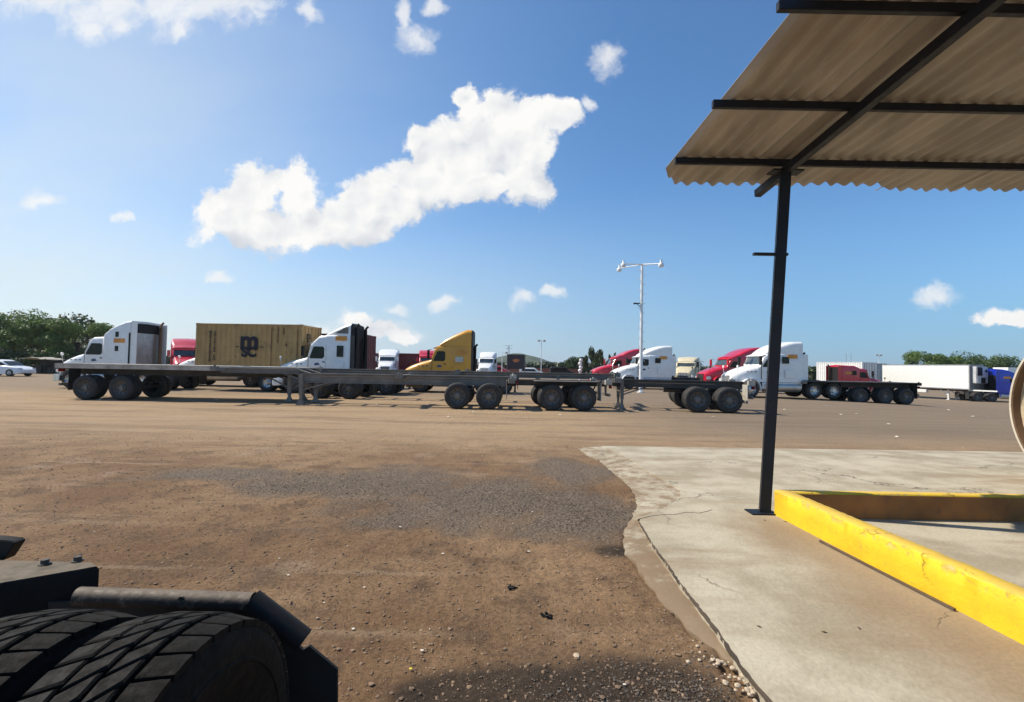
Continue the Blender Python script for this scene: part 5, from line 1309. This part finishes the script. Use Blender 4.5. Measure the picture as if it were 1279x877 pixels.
def tree(label, x, y, h, cw, ch, nleaf=2600, lf=LF1, leaf=.26, name='tree', spiky=False, seed=0, flat=1.0, base=None, cat='tree', cd_=None, group=None, lo=0):
    rg = random.Random(seed * 77 + 5); z0 = gz(x, y) if base is None else base
    e_ = empty(name, (x, y, z0), 0, label, cat, group)
    m_ = MB(); m_.tube([(0, 0, -.2), (.08, .05, h * .22), (-.05, .1, h * .5), (.1, 0, h * .8)], [h * .03, h * .022, h * .015, h * .004], 8)
    cl = []
    nb = 18 if not spiky else 16
    for i in range(nb):
        a = rg.uniform(0, 6.283); q = rg.random() ** .6
        px_ = math.cos(a) * q * cw * .78; py_ = math.sin(a) * q * (cd_ or cw) * .78
        hz_ = h - ch * .5 + ch * .5 * (rg.uniform(-.9, .85)) * math.sqrt(max(.05, 1 - (q * .85) ** 2))
        r_ = rg.uniform(.20, .42) * cw * (1.15 - .5 * q) * flat
        cl.append((px_, py_, hz_, r_))
        m_.tube([(0, 0, h * .25 + rg.random() * h * .2), (px_ * .5, py_ * .5, (h * .4 + hz_) / 2), (px_, py_, hz_)], [h * .012, h * .008, h * .003], 6)
    m_.build('trunk', BARK, e_)
    V = []; Fs = []
    for i in range(nleaf):
        px_, py_, hz_, r_ = cl[rg.randrange(nb)]
        d = Vector((rg.gauss(0, 1), rg.gauss(0, 1), rg.gauss(0, 1))).normalized() * (r_ * (rg.random() ** .35)); d.z *= .72
        if spiky: d = Vector((d.x * .55, d.y * .55, d.z * 1.6))
        c_ = Vector((px_, py_, hz_)) + d
        if c_.z < .1: c_.z = .1 + rg.random() * .4
        s_ = leaf * rg.uniform(.5, 1.3)
        nv = (d.normalized() * .6 + Vector((rg.gauss(0, .6), rg.gauss(0, .6), rg.gauss(0.3, .6)))).normalized()
        a_ = nv.orthogonal().normalized(); a_.rotate(Matrix.Rotation(rg.uniform(0, 6.28), 3, nv)); b_ = nv.cross(a_)
        if spiky: a_ = (Vector((0, 0, 1)) + Vector((rg.gauss(0, .4), rg.gauss(0, .4), 0))).normalized(); b_ = a_.orthogonal().normalized(); b_.rotate(Matrix.Rotation(rg.uniform(0, 6.28), 3, a_))
        k = len(V); w_ = .5 if not spiky else .3
        V += [c_ - a_ * s_, c_ + b_ * s_ * w_ - a_ * s_ * .1, c_ + a_ * s_, c_ - b_ * s_ * w_ + nv * s_ * .1]; Fs.append((k, k + 1, k + 2, k + 3))
    me_ = bpy.data.meshes.new('crown'); me_.from_pydata([tuple(v) for v in V], [], Fs); me_.materials.append(lf)
    from_mesh('crown', me_, e_); return e_
def tree_px(label, px, D, top_px, wpx, **kw):
    x = XY(px, D); z0 = gz(x, D); h = P(px, top_px, D).z - z0; cw = wpx / F0 * D / 2 / math.cos(math.atan((px - 639.5) / F0)) * .95
    ch = kw.pop('ch', .8) * h
    return tree(label, x, D, h, cw, ch, **kw)
tree_px('broad leafy green tree at the left edge of the photo', -20, 62, 388, 100, seed=1, nleaf=15000, leaf=.17)
tree_px('leafy green tree second from the left edge', 38, 66, 392, 80, seed=2, nleaf=15000, leaf=.17)
tree_px('leafy green tree with loose twigs left of the white sloped sleeper truck', 92, 64, 394, 74, seed=3, nleaf=15000, leaf=.17)
tree_px('darker tree standing behind the two left leafy trees', 65, 74, 396, 90, seed=4, nleaf=5000, lf=LF2, leaf=.3)
tree_px('dark tree behind the tree at the left edge', 8, 76, 397, 90, seed=14, nleaf=5000, lf=LF2, leaf=.3)
for i, (px, D, tp, wp) in enumerate(((-15, 58, 436, 60), (35, 60, 438, 56), (75, 58, 440, 44), (115, 62, 438, 50), (150, 66, 442, 60))):
    tree_px('low dark shrub under the leafy trees on the left', px, D, tp, wp, seed=20 + i, nleaf=2200, lf=LF2, leaf=.22, name='shrub', cat='shrub', group='low shrubs under the left trees', ch=1.0)
tree_px('round dark green tree left of the white stacked post', 716, 100, 443, 40, seed=5, nleaf=5000, lf=LF2, leaf=.26, ch=1.0)
tree_px('bushy upright tree with spiky branches behind the white stacked post', 742, 82, 433, 44, seed=6, nleaf=4200, lf=LF3, leaf=.30, spiky=True, ch=.95)
tree_px('small spiky treetop just left of the red swept roof truck', 764, 84, 438, 18, seed=7, nleaf=900, lf=LF3, leaf=.26, spiky=True, ch=.95)
tree_px('dark shrub right of the white truck behind the black post', 1010, 70, 455, 34, seed=8, nleaf=2600, lf=LF2, leaf=.22, name='shrub', cat='shrub', ch=1.0)
tree_px('small round tree above the left end of the refrigerated trailer', 1109, 120, 451, 20, seed=9, nleaf=1500, lf=LF2, leaf=.28, ch=1.0)
tree_px('bright topped green tree above the refrigerated trailer', 1163, 112, 438, 50, seed=10, nleaf=9000, lf=LF1, leaf=.24, ch=.7)
tree_px('wide dark green tree right of the bright topped one', 1212, 116, 443.5, 62, seed=11, nleaf=9000, lf=LF4, leaf=.24, ch=.6, flat=.9)
tree_px('dark green tree at the right behind the blue truck', 1252, 126, 447, 44, seed=12, nleaf=6000, lf=LF4, leaf=.24, ch=.75)
# palm top
px_, D_ = 869, 84.0
x = XY(px_, D_); hp = P(px_, 453, D_).z - gz(x, D_)
pl = empty('palm_tree', (x, D_, gz(x, D_)), 0, 'small palm tree between the cream truck and the red truck', 'palm tree')
m_ = MB(); m_.tube([(0, 0, -.1), (.1, 0, hp * .5), (.05, 0, hp)], [.16, .12, .1], 8); m_.build('trunk', BARK, pl)
m_ = MB()
for i in range(22):
    a = i * 2.4; el = rng.uniform(-.1, .9); L_ = rng.uniform(1.3, 1.9); pts_ = []
    for k in range(6):
        q = k / 5; pts_.append((math.cos(a) * L_ * q * math.cos(el), math.sin(a) * L_ * q * math.cos(el), hp + L_ * q * math.sin(el) - .9 * q * q))
    side = Vector((-math.sin(a), math.cos(a), 0)); rows = [[Vector(p) - side * w_ + Vector((0, 0, -.06)), Vector(p), Vector(p) + side * w_ + Vector((0, 0, -.06))] for p, w_ in zip(pts_, (.04, .16, .2, .18, .12, .02))]
    m_.loft(rows, caps=False, closed=False)
m_.build('frond', LF2, pl)

# far woodland strip and hills
WOOD = leaf_mat('wood_leaf', (.020, .035, .014), (.055, .075, .030), .1)
V = []; Fs = []; rg = random.Random(99)
for (p0_, p1_, D_, top0) in ((548, 800, 170, 455.5), (800, 1040, 190, 459.5), (130, 548, 190, 447), (1040, 1500, 210, 462), (-500, 130, 120, 440)):
    for i in range(9000 if p1_ - p0_ > 300 else 6000):
        px = rg.uniform(p0_, p1_); x = XY(px, D_); ht = P(px, top0, D_).z * (1 + .25 * noise.noise(Vector((x * .06, 0, D_)))) + .5
        z0 = gz(x, D_); c_ = Vector((x, D_ + rg.uniform(-5, 5), z0 + (ht - z0) * rg.random() ** .6)); s_ = rg.uniform(.35, .8)
        a_ = Vector((rg.gauss(0, 1), rg.gauss(0, 1), rg.gauss(0, 1))).normalized(); b_ = a_.orthogonal().normalized()
        k = len(V); V += [c_ - a_ * s_, c_ + b_ * s_ * .7, c_ + a_ * s_, c_ - b_ * s_ * .7]; Fs.append((k, k + 1, k + 2, k + 3))
me_ = bpy.data.meshes.new('woodland'); me_.from_pydata([tuple(v) for v in V], [], Fs); me_.materials.append(WOOD)
tag(from_mesh('woodland', me_), 'low far-off band of dark woodland along the horizon', None, None, 'stuff')
HILLM = bpy.data.materials.new('hill_cover'); HILLM.use_nodes = True; t = NT(HILLM.node_tree); b = t.n['Principled BSDF']
pos = t.new('ShaderNodeNewGeometry').outputs['Position']
c = t.mix(t.ramp(t.noise(pos, .03, 8, .7), .4, .62), (.022, .040, .022), (.060, .080, .042)); t.put(b.inputs['Base Color'], c); b.inputs['Roughness'].default_value = .95
def hill(prof_, D, depth, name='hill'):
    xs_ = [XY(px, D) for px, _ in prof_]; hs = [max(0, P(px, py, D).z) for px, py in prof_]
    nx_, ny_ = 90, 30; vs = []
    for j in range(ny_ + 1):
        q = j / ny_; env = math.sin(math.pi * q) ** .8
        for i in range(nx_ + 1):
            x = xs_[0] + (xs_[-1] - xs_[0]) * i / nx_; h = float(np.interp(x, xs_, hs))
            z = h * env * (1 + .0) + (3.0 * noise.fractal(Vector((x * .02, q * 4, D)), 1, 2, 4)) * min(1, h / 20) * env
            vs.append((x, D + depth * (q - .5) * 2 , z - 2))
    fs = [(j * (nx_ + 1) + i, j * (nx_ + 1) + i + 1, (j + 1) * (nx_ + 1) + i + 1, (j + 1) * (nx_ + 1) + i) for j in range(ny_) for i in range(nx_)]
    me_ = bpy.data.meshes.new(name); me_.from_pydata(vs, [], fs); me_.polygons.foreach_set('use_smooth', [True] * len(fs)); me_.materials.append(HILLM)
    tag(from_mesh(name, me_), kind='structure')
hill([(540, 457), (575, 455), (600, 451), (622, 445), (640, 440.5), (652, 440.5), (668, 445), (685, 450), (702, 455), (730, 457.5)], 900, 150)
hill([(640, 457), (690, 455), (740, 456), (800, 457), (880, 460), (960, 462)], 1200, 150)

# ------------------------------------------------------------------ distant air
hb = MB(); hb.span((-3200, -80, -8), (3200, 4200, 60))
hm = bpy.data.materials.new('haze_air'); hm.use_nodes = True; hm.node_tree.nodes.clear()
pv = hm.node_tree.nodes.new('ShaderNodeVolumePrincipled'); pv.inputs['Density'].default_value = 0.00016; pv.inputs['Color'].default_value = (.86, .92, 1, 1); pv.inputs['Anisotropy'].default_value = 0.3
om = hm.node_tree.nodes.new('ShaderNodeOutputMaterial'); hm.node_tree.links.new(pv.outputs[0], om.inputs['Volume'])
tag(hb.build('haze', hm), 'thin pale air softening the far hills', None, None, 'stuff')
